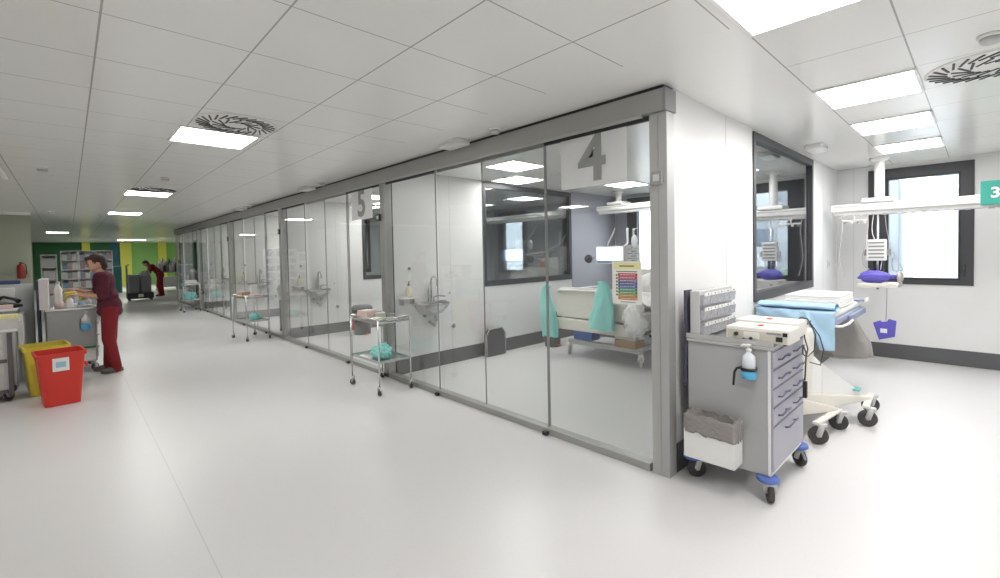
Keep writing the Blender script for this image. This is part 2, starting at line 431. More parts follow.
# swirl vents
def swirl_vent(x, y, label):
    t = thing('ceiling_vent', label, 'vent', (x, y, CZ-.0005))
    MB().lathe([(.295, 0), (.295, -.004), (.285, -.010), (.04, -.012), (.0001, -.012)], seg=48).build('plate', WPL, t)
    s = MB()
    for ring, (n, r0, r1, tw) in enumerate(((26, .19, .278, .40), (13, .085, .17, .80))):
        for i in range(n):
            a = 2*PI*i/n
            p0 = Vector((math.cos(a)*r0, math.sin(a)*r0, 0)); a2 = a+tw
            p1 = Vector((math.cos(a2)*r1, math.sin(a2)*r1, 0)); d = (p1-p0).normalized(); q = Vector((-d.y, d.x, 0))*(.0058 if ring == 0 else .0062)
            v = []
            for z in (-.0155, -.009):
                for c in (p0-q, p0+q, p1+q, p1-q): v.append(s.bm.verts.new((c.x, c.y, z)))
            for f in ((0,1,2,3),(7,6,5,4),(0,4,5,1),(1,5,6,2),(2,6,7,3),(3,7,4,0)): s.bm.faces.new([v[k] for k in f])
    s.build('slots', BLACK, t)
    return t
swirl_vent(1.03, 4.17, 'round swirl air vent in the corridor ceiling beside the nearest corridor lamp')
swirl_vent(1.0, 8.78, 'round swirl air vent further down the corridor ceiling')
swirl_vent(4.13, -.03, 'round swirl air vent in the bay ceiling, cut by the right edge')
# emergency lights and detectors
def emergency(x, y, rz, label, grp=None):
    t = thing('emergency_light', label, 'light', (x, y, CZ-.0005), rz, grp)
    MB().box(-.08, -.16, -.02, .08, .16, 0, .004).build('base', WPL, t)
    MB().box(-.075, -.155, -.055, .075, .155, -.02, .012).build('cover', mat('frosted_cover', (.82, .82, .80), .3), t)
    return t
def detector(x, y, label, grp=None):
    t = thing('smoke_detector', label, 'detector', (x, y, CZ-.0005), 0, grp)
    MB().lathe([(.055, 0), (.055, -.012), (.048, -.016)], seg=24).build('base', WPL, t)
    MB().lathe([(.044, -.016), (.044, -.034), (.030, -.046), (.0001, -.048)], seg=24).build('sensor_head', LGREY, t)
    return t
for k, s in enumerate(('above the first glass room', 'above the second glass room', 'above the third glass room')):
    emergency(2.76, 3.53+3.75*k, 0, 'white emergency light box beside the glass front header, '+s)
    detector(2.76, 2.94+3.75*k, 'round smoke detector beside the glass front header, '+s)
emergency(5.95, 1.24, PI/2, 'white emergency light box on the bay ceiling near the interior window')
detector(-.18, 7.5, 'round detector on the ceiling at the far left')
detector(-.23, 13.8, 'small round detector on the ceiling above the fire extinguisher')
detector(.98, 7.5, 'tiny round detector on the ceiling just before the second corridor vent')
detector(3.55, -.03, 'round detector on the bay ceiling at the right edge beside the swirl vent')

# ============================================================ THE CART (grey, many drawers)
def caster(mb_w, mb_f, x, y, r=.06, wd=.028, ang=0, h=None):
    # wheel standing on z=0 at x,y ; fork above
    h = h or 2*r+.03
    d = Vector((math.cos(ang), math.sin(ang), 0)); q = Vector((-d.y, d.x, 0))
    c = Vector((x, y, r+.001)); 
    pr = [(-wd/2, r*.80), (-wd/2*.9, r*.93), (-wd*.2, r), (wd*.2, r), (wd/2*.9, r*.93), (wd/2, r*.80)]
    mb_w.tube([c+q*a for a, _ in pr], [b for _, b in pr], 20)
    top = Vector((x, y, h))-d*r*.35
    for s_ in (-1, 1):
        mb_f.tube([c+q*s_*(wd*.5+.004), c+q*s_*(wd*.5+.004)-d*r*.2+Vector((0,0,r*.7)), top+q*s_*wd*.4], [r*.30, r*.30, r*.32], 8)
    mb_f.cyl(top-Vector((0,0,.012)), top+Vector((0,0,.012)), r*.5, seg=14)
    mb_f.cyl(c-q*(wd*.5+.008), c+q*(wd*.5+.008), r*.18, seg=8)

t = thing('drawer_cart', 'grey hospital drawer cart on blue bumpered casters against the white corner wall', 'cart', (3.03, .865, 0))
W, D, H = .70, .50, .965
b = MB(); b.box(0, .012, .16, W, D, .93, .008); b.build('body', CARTG, t)
b = MB(); b.box(-.004, .0, .17, .012, .0118, .93); b.box(W-.012, .0, .17, W+.004, .0118, .93); b.box(0.012, 0, .16, W-.012, .0118, .175); b.build('corner_edge', WPL, t)
b = MB(); b.box(-.012, -.02, .931, W+.012, D+.005, .955, .005); b.box(-.012, -.02, .955, .004, D+.005, .985); b.box(W-.004, -.02, .955, W+.012, D+.005, .985); b.box(.004, D-.01, .955, W-.004, D+.005, .985); b.build('top_tray', STEEL, t)
rows = [(.815, .925), (.70, .810), (.585, .695), (.47, .58), (.19, .465)]
for i, (a, z) in enumerate(rows):
    d = MB().box(.016, -.012, a, W-.016, .0115, z, .003).build('drawer', DRAWER, t)
    zz = z-.045
    spots = (W*.27, W*.73) if i < 4 else (W*.5,)
    for x in spots:
        hw = .075 if i < 4 else .09
        MB().tube([(x-hw, -.012, zz-.02), (x-hw, -.035, zz-.015), (x-hw*.8, -.045, zz+.002), (x, -.048, zz+.010), (x+hw*.8, -.045, zz+.002), (x+hw, -.035, zz-.015), (x+hw, -.012, zz-.02)], .0055, 8).build('handle', mat('dark_lilac_handle', (.16, .15, .24), .4), d)
    MB().box(.02, -.016, z-.006, W-.02, -.0121, z-.001).build('grip_lip', mat('dark_lilac_handle', (.16, .15, .24), .4), d)
for x, y in ((.02, .02), (W-.02, .02), (.02, D-.02), (W-.02, D-.02)):
    MB().lathe([(.055, .128), (.062, .134), (.062, .152), (.055, .158)], c=(x, y, 0), seg=24).build('corner_bumper', BLUEB, t)
for x, y, a in ((.02, .01, .5), (W-.02, .01, .9), (.03, D-.04, 2.2), (W-.03, D-.04, 1.0)):
    wm, fm = MB(), MB(); caster(wm, fm, x, y, .060, .034, a, .130)
    f = fm.build('caster', LGREY, t); wm.build('wheel', RUBBER, f)
MB().cyl((W-.04, -.005, .12), (W-.13, -.05, .10), .008).build('brake_pedal', GREYP, t)
# dark back mount
b = MB(); b.box(.0, D+.006, .62, .09, D+.026, 1.27, .004); b.build('back_rail', mat('dark_blue_grey_rail', (.07, .07, .11), .5), t)
# tilt bins
t = thing('tilt_bin_rack', 'white rack of tilt bins standing at the back of the grey drawer cart', 'rack', (3.038, 1.288, .956))
b = MB(); b.box(.0, 0, 0, .58, .062, .31, .004); b.build('housing', LGREY, t)
CLEARB = mat('clear_grey_bin_plastic', (.40, .40, .42), .2, var=.5, vscale=40)
for r_ in range(3):
    z0 = .012+.100*r_
    for k in range(5):
        x0 = .008+k*.114
        q = MB().prism([(0, z0), (-.024, z0+.003), (-.030, z0+.066), (-.030, z0+.072), (0, z0+.072)], 'x', x0, x0+.108).build('tilt_bin', CLEARB, t)
        MB().box(x0+.002, -.034, z0+.066, x0+.106, -.0305, z0+.088, .001).build('label_strip', WPL, q)
        MB().cyl((x0+.054, -.038, z0+.078), (x0+.054, -.0342, z0+.078), .006, seg=10).build('catch', GREYP, q)
# two white devices on the cart
def device(x, y, z, w_, d_, h, label):
    t = thing('infusion_device', label, 'medical device', (x, y, z))
    MB().box(0, 0, .008, d_, w_, h, .008).build('casing', mat('device_white', (.78, .76, .70), .4), t)
    MB().box(-.003, .012, .016, -.0002, w_-.012, h-.02).build('front_panel', mat('pale_cream_panel', (.62, .59, .50), .4), t)
    MB().box(-.006, w_*.10, h*.25, -.0031, w_*.20, h*.55, .001).build('socket', BLACK, t)
    MB().box(-.006, w_*.12, h*.66, -.0031, w_*.34, h*.80, .001).build('display_window', GREYP, t)
    MB().box(-.006, w_*.45, h*.3, -.0031, w_*.7, h*.7, .001).build('label_plate', PAPER, t)
    MB().lathe([(.013, 0), (.013, -.012), (.009, -.015), (.0001, -.015)], c=(-.0031, w_*.82, h*.52), seg=16, axis='x').build('knob', BLACK, t)
    MB().lathe([(.010, 0), (.010, -.010), (.0001, -.011)], c=(-.0031, w_*.58, h*.30), seg=14, axis='x').build('knob', BLACK, t)
    MB().box(-.007, w_*.03, h*.60, -.0031, w_*.10, h*.85, .001).build('port', BLACK, t)
    MB().box(-.006, w_*.68, h*.12, -.0031, w_*.72, h*.28).build('switch', BLACK, t)
    f = MB()
    for a in (.03, d_-.03):
        for c in (.03, w_-.03): f.cyl((a, c, 0), (a, c, .0079), .012, seg=10)
    f.build('foot', RUBBER, t)
    MB().box(d_*.4, w_*.48, h+.0002, d_*.55, w_*.56, h+.006, .002).build('top_button', REDP, t)
    return t
device(3.08, .775, .957, .36, .23, .095, 'cream device with a black knob, the nearer of two on the grey drawer cart')
device(3.33, .80, .957, .36, .26, .105, 'cream device behind the other one on the grey drawer cart, next to the blue sheet')
# cables from the devices
c = MB().tube([(3.595, .82, 1.01), (3.68, .80, 1.04), (3.83, .84, 1.01), (3.93, .80, .90), (4.05, .80, .78), (4.25, .86, .62), (4.40, .98, .60)], .004, 6)
c.tube([(3.595, .90, 1.0), (3.68, .86, 1.06), (3.86, .86, 1.03), (4.0, .84, .90), (4.15, .88, .75), (4.32, .96, .66)], .004, 6)
tag(c.build('device_cable', BLACK), 'black cables trailing from the cream devices to the white stretcher', 'cable')
c = MB().tube([(3.655, .862, .99), (3.66, .835, .985), (3.63, .825, .93), (3.60, .80, .86), (3.52, .79, .82), (3.47, .80, .85), (3.50, .805, .90), (3.56, .80, .84), (3.54, .80, .74), (3.53, .802, .66)], .0045, 6)
tag(c.build('power_cord', BLACK), 'black power cord looped down the drawer fronts of the grey cart', 'cord')
c = MB().box(-.014, -.012, 0, .014, .012, .11, .004); o = c.build('mains_plug', BLACK); o.location = (3.53, .80, .545)
tag(o, 'black plug brick hanging in front of the grey cart drawers', 'plug')
# pump bottle in its holder
t = thing('bottle_holder', 'dark strap holder with light blue cup on the side of the grey drawer cart', 'holder', (2.983, .968, .755))
MB().lathe([(.038, 0), (.041, .004), (.043, .05), (.041, .05), (.038, .008), (.0001, .006)], seg=24).build('cup', mat('light_blue_cup', (.10, .42, .68), .35), t)
MB().lathe([(.0425, .052), (.046, .052), (.046, .068), (.0425, .068), (.0425, .052)], seg=24).build('strap_ring', BLACK, t)
MB().tube([(.0, .045, .06), (-.01, .065, .055), (-.012, .078, .03), (-.008, .085, -.04), (-.008, .086, -.055)], .007, 8).build('strap_end', BLACK, t)
t = thing('pump_bottle', 'clear hand gel pump bottle held on the side of the grey drawer cart', 'bottle', (2.983, .968, .764))
MB().lathe([(.030, 0), (.036, .004), (.037, .11), (.034, .13), (.014, .148), (.013, .158)], seg=24).build('bottle_body', mat('clear_gel_bottle', (.72, .76, .80), .12, spec=.6), t)
MB().lathe([(.016, .158), (.016, .172), (.006, .174), (.006, .190)], seg=16).build('collar', WPL, t)
MB().box(-.012, -.012, .188, .012, .012, .200, .003).tube([(0, 0, .195), (-.01, .03, .196), (-.012, .04, .186)], .005, 8).build('pump_head', WPL, t)
# waste box with bag on the cart side
t = thing('waste_box', 'white open waste box hung low on the side of the grey drawer cart', 'bin', (2.885, 1.02, .20))
b = MB(); b.box(0, 0, 0, .006, .31, .185); b.box(.13, 0, 0, .138, .31, .27); b.box(.006, 0, 0, .13, .006, .185); b.box(.006, .304, 0, .13, .31, .185); b.box(.006, .006, 0, .13, .304, .006)
b.build('box', WPL, t)
def bagfn(u, v):
    # liner: up the inside, over the rim, hanging down outside
    a = u*2*PI; ca, sa = math.cos(a), math.sin(a)
    k = 1/max(abs(ca), abs(sa)); k = 1+(k-1)*.85
    cx, cy = .068, .155
    prof = [(.74, .10), (.84, .22), (.96, .285), (1.06, .27), (1.10, .22), (1.09, .165)]
    s_ = v*(len(prof)-1); i = min(int(s_), len(prof)-2); f = s_-i
    rr = prof[i][0]*(1-f)+prof[i+1][0]*f; z = prof[i][1]*(1-f)+prof[i+1][1]*f
    nn = noise.noise(Vector((ca*4, sa*4, v*3)))
    return (min(cx+ca*k*.066*rr+nn*.006, .128), cy+sa*k*.152*rr+nn*.010, z+nn*.018)
t2 = thing('bin_liner', 'crumpled grey plastic bag lining the white waste box on the cart', 'bag', (2.885, 1.02, .20))
MB().sheet(bagfn, 60, 20).build('liner', mat('grey_bin_liner', (.27, .25, .24), .4, bump=.7, bscale=40), t2, solid=.0015)
MB().ell((.06, .19, .20), .035, .06, .05, nz=.5, ns=3, seed=3).build('crumpled_tissue', PAPER, t2)

# ============================================================ STRETCHER IN THE BAY
t = thing('stretcher', 'white wheeled patient stretcher along the bay wall behind the grey cart', 'stretcher', (4.2, .62, 0))
wheels = [(.02, .25, 1.9), (.47, .20, 1.7), (.72, .04, 1.8), (1.17, .08, 2.0), (.30, .66, .4), (1.25, .62, 1.2)]
for x, y, a in wheels:
    wm, fm = MB(), MB(); caster(wm, fm, x, y, .070, .034, a, .155)
    f = fm.build('caster', LGREY, t); wm.build('wheel', RUBBER, f)
b = MB()
b.bar((.05, .48), (.46, .22), .20, .07, (.19, .34), (.165, .19), .012)
b.bar((.10, .50), (.98, .08), .22, .09, (.19, .36), (.17, .20), .012)
b.bar((.0, .26), (.50, .20), .05, .05, (.155, .175), (.155, .175), .006); b.bar((.70, .05), (1.19, .08), .05, .05, (.155, .18), (.155, .18), .006)
b.bar((.15, .50), (1.2, .62), .12, .08, (.19, .24), (.16, .19), .01); b.bar((.1, .5), (.3, .66), .1, .08, (.19, .24), (.16, .19), .01)
b.build('base', CREAM, t)
b = MB(); b.bar((.22, .44), (.42, .34), .10, .09, (.30, .74), (.27, .56), .01); b.bar((.42, .34), (.92, .115), .09, .06, (.27, .56), (.205, .225), .01); b.build('column_cover', WPL, t)
MB().prism([(.08, .34), (.26, .34), (.30, .60), (.30, .80), (.36, .865), (.16, .865), (.12, .7)], 'y', .34, .60, .03).build('column', CREAM, t)
MB().box(.42, .215, .87, 1.75, .80, .925, .02).build('platform_frame', SLATE, t)
MB().box(.46, .23, .9255, 1.72, .79, .985, .025).build('mattress', WPL, t)
MB().box(.95, .185, .865, 1.70, .2145, .915, .008).build('side_rail', SLATE, t)
MB().tube([(.42, .215, .88), (.55, .19, .865), (.75, .175, .865), (.95, .18, .875)], .011, 8).build('bent_rail', WPL, t)
MB().box(.76, .10, .275, .86, .16, .295, .006).build('pedal', mat('green_pedal', (.20, .50, .48), .4), t)
# blue sheet over the foot of the stretcher, hanging down the end
def ed0(u): return .07+.25*max(0, min(1, (.34-u)*6))+.03*noise.noise(Vector((u*3, 7, 0)))
def sheet_blue(u, v):
    s_ = v*(ed0(u)+.25); y = .212+u*.60
    ed = .07+.25*max(0, min(1, (.34-u)*6))+.03*noise.noise(Vector((u*3, 7, 0)))
    nz = noise.noise(Vector((u*7, v*5, 2)))
    if s_ < ed:
        z = .996-(ed-s_); x = .405-.02*nz-.012*math.sin(u*14)*(ed-s_)/.3
    else:
        x = .405+(s_-ed); z = .996+.006*nz+.004
    return (x, y, z)
g = thing('blue_sheet', 'pale blue sheet folded over the foot of the white stretcher', 'sheet', (4.2, .62, 0))
MB().sheet(sheet_blue, 40, 50).build('sheet_cloth', LBLUE, g, solid=.004)
def roll(u, v):
    a = v*2*PI
    y = .215+u*.58; k = 1+.15*noise.noise(Vector((u*6, math.cos(a)*1.5, math.sin(a)*1.5)))
    return (.49+.085*math.cos(a)*k, y, 1.034+.026*math.sin(a)*k)
MB().sheet(roll, 24, 18).build('rolled_edge', LBLUE, g)
def fold(x0, y0, z0, sx, sy, n, name, label, m_, gr=None):
    o = MB()
    for i in range(n):
        h = .022; j = .006
        o.box(x0+random.uniform(-j, j), y0+random.uniform(-j, j), z0+i*h, x0+sx+random.uniform(-j, j), y0+sy+random.uniform(-j, j), z0+(i+1)*h-.001, .009)
    return tag(o.build(name, m_), label, 'linen', gr)
fold(5.0, .86, .988, .60, .44, 5, 'folded_linen', 'stack of folded white linen on the middle of the stretcher', LINEN)
t = thing('slate_tray', 'slate blue tray with white rim on the far end of the stretcher', 'tray', (5.76, .80, .9865))
MB().box(0, 0, 0, .16, .5, .018, .006).build('board', SLATE, t)
MB().box(0, -.012, .0, .16, -.001, .035, .003).build('rim', WPL, t)
def hang(x0, x1, y, ztop, zbot, flare, seed, amp=.03, fr=6):
    def fn(u, v):
        xm = (x0+x1)/2; ww = (x1-x0)*(1+flare*v)
        q = noise.noise(Vector((u*fr, v*2.2, seed)))
        return (xm+(u-.5)*ww, y+amp*q*(.3+v)+amp*.8*math.sin(u*fr*2.3+seed)*v, ztop+(zbot-ztop)*v+.02*noise.noise(Vector((u*4, 1, seed)))*v)
    return fn
def bagshape(x0, x1, y, depth, ztop, zbot, flare, seed):
    def fn(u, v):
        a = u*2*PI; prof = (.55+.75*min(1, v*1.6)) if v < .92 else 1.25*(1-(v-.92)/.08*.8)
        nn = 1+.30*noise.noise(Vector((math.cos(a)*2.2, math.sin(a)*2.2, v*2+seed)))+.10*noise.noise(Vector((math.cos(a)*6, math.sin(a)*6, v*1.5+seed)))
        return ((x0+x1)/2+math.cos(a)*(x1-x0)/2*prof*nn*(1-flare+flare*v), y+math.sin(a)*depth*prof*nn, ztop+(zbot-ztop)*v)
    return fn
t = thing('laundry_bag', 'large grey plastic laundry bag hanging off the far end of the stretcher', 'bag', (6.06, 1.07, 0))
MB().sheet(bagshape(-.10, .16, .0, .20, .90, .32, .35, 5), 40, 24).build('bag_body', GBAG, t)
MB().tube([(-.055, -.14, .90), (-.06, .14, .90), (.12, .16, .90), (.15, 0, .90), (.12, -.16, .90)], .008, 8, closed=True).build('bag_ring', STEEL, t)

# ============================================================ PENDANTS (bay and room 4, 5)
def pendant(y0, y1, yc, label, up=0):
    t = thing('supply_beam', label, 'medical beam', (7.4, yc, CZ-.0005))
    MB().box(-.14, y0-yc, -.655+up, .14, y1-yc, -.56+up, .018).box(-.10, y0-yc+.02, -.70+up, .10, y1-yc-.02, -.655+up, .01).build('beam', WPL, t)
    MB().box(-.143, y0-yc+.03, -.60+up, -.1405, y1-yc-.03, -.585+up).build('accent_strip', LGREY, t)
    MB().cyl((0, 0, -.56+up), (0, 0, -.02), .052, seg=28).build('column', WPL, t)
    MB().lathe([(.10, 0), (.10, -.02), (.057, -.045), (.0525, -.045)], seg=28).build('ceiling_cover', WPL, t)
    MB().box(-.16, -.16, -.559+up, .16, .16, -.50+up, .02).build('saddle', WPL, t)
    so = MB()
    n = int((y1-y0)/.09)
    for i in range(n):
        if i % 7 == 6: continue
        y = y0-yc+.06+i*.09; so.box(-.09, y, -.712+up, -.03, y+.05, -.7005+up, .003)
    so.build('gas_sockets', LGREY, t)
    return t
pendant(-1.6, 1.36, .88, 'long white supply beam hung from the bay ceiling across the bay window')
pendant(2.2, 5.0, 4.60, 'long white supply beam hung from the ceiling inside the first glass room', .30)
pendant(6.0, 8.8, 8.4, 'long white supply beam hung inside the second glass room', .30)
# sign with a 3
t = thing('number_sign', 'teal sign with a white 3 on the bay supply beam at the right edge', 'sign', (7.235, -.02, 1.96))
TSIGN = mat('teal_sign', (.04, .33, .26), .5)
MB().box(-.012, -.42, 0, 0, .03, .26, .003).build('panel', TSIGN, t)
text_mesh('3', .155, 'numeral', mat('white_sign_paint', (.85, .85, .85), .6), t, (-.0135, -.082, .125), (0, -1, 0), (0, 0, 1), bold=.004)
MB().box(0, -.4, .10, .0245, -.35, .13).box(0, -.03, .10, .0245, .02, .13).build('bracket', LGREY, t)

# things hanging from the bay beam
t = thing('infusion_pump_stack', 'white pump box hung on a pole under the left end of the bay supply beam', 'pump', (7.28, .88, 0))
MB().cyl((0, .0, 1.0), (0, .0, 1.935), .012).build('pole', STEEL, t)
b = MB(); b.box(-.09, -.09, 1.36, -.012, .10, 1.62, .012); b.build('pump_body', WPL, t)
b = MB()
for i in range(5): b.box(-.094, -.07, 1.39+i*.045, -.0902, .08, 1.41+i*.045)
b.build('button_rows', GREYP, t)
MB().box(-.06, .1005, 1.42, -.03, .13, 1.5, .004).box(-.06, -.13, 1.42, -.03, -.0905, 1.5, .004).build('clamp', GREYP, t)
MB().box(.012, -.05, 1.2, .04, .05, 1.36, .005).build('pole_clamp', BLACK, t)
b = MB(); b.box(-.26, -.22, 1.04, .12, .16, 1.09, .008); b.build('shelf', CREAM, t)
t = thing('breathing_bag', 'purple blue bag lying at the head of the stretcher under the white pump box', 'bag', (7.18, .90, 1.165))
MB().ell((0, 0, 0), .08, .16, .075, nz=.12, ns=2).build('bag_body', PURPLE, t)
MB().cyl((0, -.15, 0), (0, -.22, .0), .028, .022).build('neck', PURPLE, t)
MB().lathe([(.035, 0), (.065, .02), (.075, .035), (.070, .05), (.05, .055), (.0001, .056)], c=(-.02, -.27, 0), seg=20, axis='y').build('face_mask', mat('smoky_clear_mask', (.45, .42, .38), .2), t)
t = thing('purple_tag', 'small purple bag hanging on a thin line beside the grey laundry bag', 'bag', (6.98, .78, .45), 0)
t.scale = (1.25, 1.25, 1.25)
o_ = MB(); o_.prism([(-.075, .02), (.04, -.02), (.085, .14), (.03, .165), (.02, .145), (-.02, .155), (-.03, .185), (-.085, .17)], 'x', -.012, .012, .004); o_.build('pouch', PURPLE, t)
MB().box(-.015, -.02, .05, -.0122, .03, .09).build('white_mark', WPL, t)
MB().tube([(0, -.01, .165), (.03, -.012, .35), (.06, -.01, .52)], .003, 6).build('line', GREYP, t)
def cable(pts, r, m_, name, label, cat='tube', g=None):
    # smooth curve through the points
    P = [Vector(p) for p in pts]; out = []
    for i in range(len(P)-1):
        p0 = P[max(i-1, 0)]; p1 = P[i]; p2 = P[i+1]; p3 = P[min(i+2, len(P)-1)]
        for k in range(6):
            t_ = k/6; out.append(.5*((2*p1)+(-p0+p2)*t_+(2*p0-5*p1+4*p2-p3)*t_*t_+(-p0+3*p1-3*p2+p3)*t_**3))
    out.append(P[-1])
    return tag(MB().tube(out, r, 6).build(name, m_), label, cat, g)
cable([(7.30, .98, 1.93), (7.22, .97, 1.75), (7.17, .99, 1.55), (7.19, 1.02, 1.35), (7.2, .95, 1.25)], .006, mat('pink_grey_tube', (.55, .45, .48), .5), 'patient_tube', 'pinkish tube hanging down the left side of the white pump box')
cable([(7.34, .93, 1.93), (7.25, .93, 1.7), (7.24, .84, 1.45), (7.17, .84, 1.25)], .005, LGREY, 'patient_tube', 'grey tube crossing in front of the pole of the white pump box')
cable([(7.34, .82, 1.93), (7.25, .78, 1.65), (7.15, .70, 1.40), (7.17, .64, 1.26), (7.2, .72, 1.24), (7.2, .74, 1.35), (7.2, .70, 1.42)], .004, GREYP, 'patient_tube', 'thin looping cable to the right of the white pump box')
cable([(7.32, 1.25, 1.93), (7.28, 1.24, 1.75), (7.26, 1.27, 1.4), (7.27, 1.22, 1.15)], .006, LGREY, 'patient_tube', 'pale hose hanging from the very left end of the bay supply beam')
t = thing('hose_hanger', 'small white hose hanger with dark clips under the left end of the bay beam', 'hanger', (7.30, 1.12, 1.80))
MB().box(-.02, -.14, .06, .02, .12, .08, .004).cyl((0, 0, .08), (0, 0, .139), .01).build('bar', WPL, t)
for i in range(4): MB().box(-.025, -.12+i*.065, .03, .015, -.095+i*.065, .0595, .003).build('clip', GREYP if i % 2 else WPL, t)
t = thing('wall_socket', 'tiny wall socket beside the bay interior window', 'socket', (7.6, 1.4485, 1.3))
MB().box(-.04, -.008, -.06, .04, 0, .06, .003).build('plate', WPL, t); MB().box(-.02, -.011, -.03, .02, -.0085, .03).build('insert', LGREY, t)

# ============================================================ SIGNS AND SMALL FITTINGS ON THE GLASS FRONT
def filmmat(name, c, k=.55):
    M = bpy.data.materials.new(name); M.use_nodes = True; n = M.node_tree.nodes; l = M.node_tree.links; n.remove(n['Principled BSDF'])
    d = n.new('ShaderNodeBsdfDiffuse'); t = n.new('ShaderNodeBsdfTranslucent'); x = n.new('ShaderNodeMixShader'); x.inputs[0].default_value = k
    d.inputs[0].default_value = (*c, 1); t.inputs[0].default_value = (*c, 1)
    l.new(d.outputs[0], x.inputs[1]); l.new(t.outputs[0], x.inputs[2]); l.new(x.outputs[0], n['Material Output'].inputs[0]); return M
FROST = filmmat('frosted_film', (.95, .95, .94)); NUMG = filmmat('grey_numeral', (.42, .43, .41), .2)
def door_sign(n, k, label):
    x = 2.9235; y0 = 1.745+3.76*k
    t = thing('number_sign', label, 'sign', (x, y0, 2.045))
    MB().box(-.001, 0, 0, 0, .60, .40).build('film', FROST, t)
    text_mesh(n, .50, 'numeral', NUMG, t, (-.0022, .30, .20), (0, -1, 0), (0, 0, 1), extrude=.0005, bold=.012)
door_sign('4', 0, 'white frosted square with a big grey four on the first glass front')
door_sign('5', 1, 'white frosted square with a grey five on the second glass front')
for k, s in enumerate(('on the corner post beside the sign with a four', 'on the second post, right of the sign with a five', 'on the third post of the glass front', 'on the fourth post, far down the glass front')):
    t = thing('door_switch', 'small dark square door switch '+s, 'switch', (2.8955, 1.50+3.78*k, 2.03))
    MB().box(-.022, -.04, -.045, 0, .04, .045, .005).build('housing', GREYP if k == 0 else BLACK, t)
    MB().box(-.026, -.022, -.022, -.0225, .022, .022, .002).build('push_plate', LGREY, t)
t = thing('instruction_poster', 'white poster with yellow heading and rainbow coloured rows stuck on the first glass front', 'poster', (2.924, 1.64, 1.16))
MB().box(-.001, 0, 0, 0, .24, .31).build('sheet', PAPER, t)
MB().box(-.0016, .012, .255, -.0011, .228, .300).build('yellow_heading', YPAPER, t)
MB().box(-.0022, .06, .272, -.0017, .18, .280).build('heading_text', mat('dark_text_ink', (.10, .10, .08), .7), t)
MB().box(-.0016, .035, .232, -.0011, .205, .240).build('green_line', mat('olive_ink', (.22, .28, .10), .7), t)
rb = [(.52, .03, .08), (.50, .08, .10), (.16, .10, .30), (.05, .07, .26), (.04, .12, .30), (.04, .25, .20), (.10, .30, .08), (.38, .26, .04), (.55, .18, .05)]
for i, c in enumerate(rb):
    z = .224-i*.0215
    MB().box(-.0016, .035, z-.020, -.0011, .190, z).build('colour_row', mat('poster_ink_%d' % i, c, .7), t)
tx = MB()
for i in range(9):
    z = .224-i*.0215; random.seed(i); y = .175
    while y > .05:
        ww = random.uniform(.008, .024); tx.box(-.0022, y-ww, z-.013, -.0017, y, z-.008); y -= ww+.005
tx.build('row_text', PAPER, t)
tx = MB()
for i in range(7): tx.box(-.0016, .195, .06+i*.024, -.0011, .208, .072+i*.024)
tx.build('side_marks', BLACK, t)
MB().box(-.0016, .05, .012, -.0011, .17, .018).build('footer_text', GREYP, t)
random.seed(11)

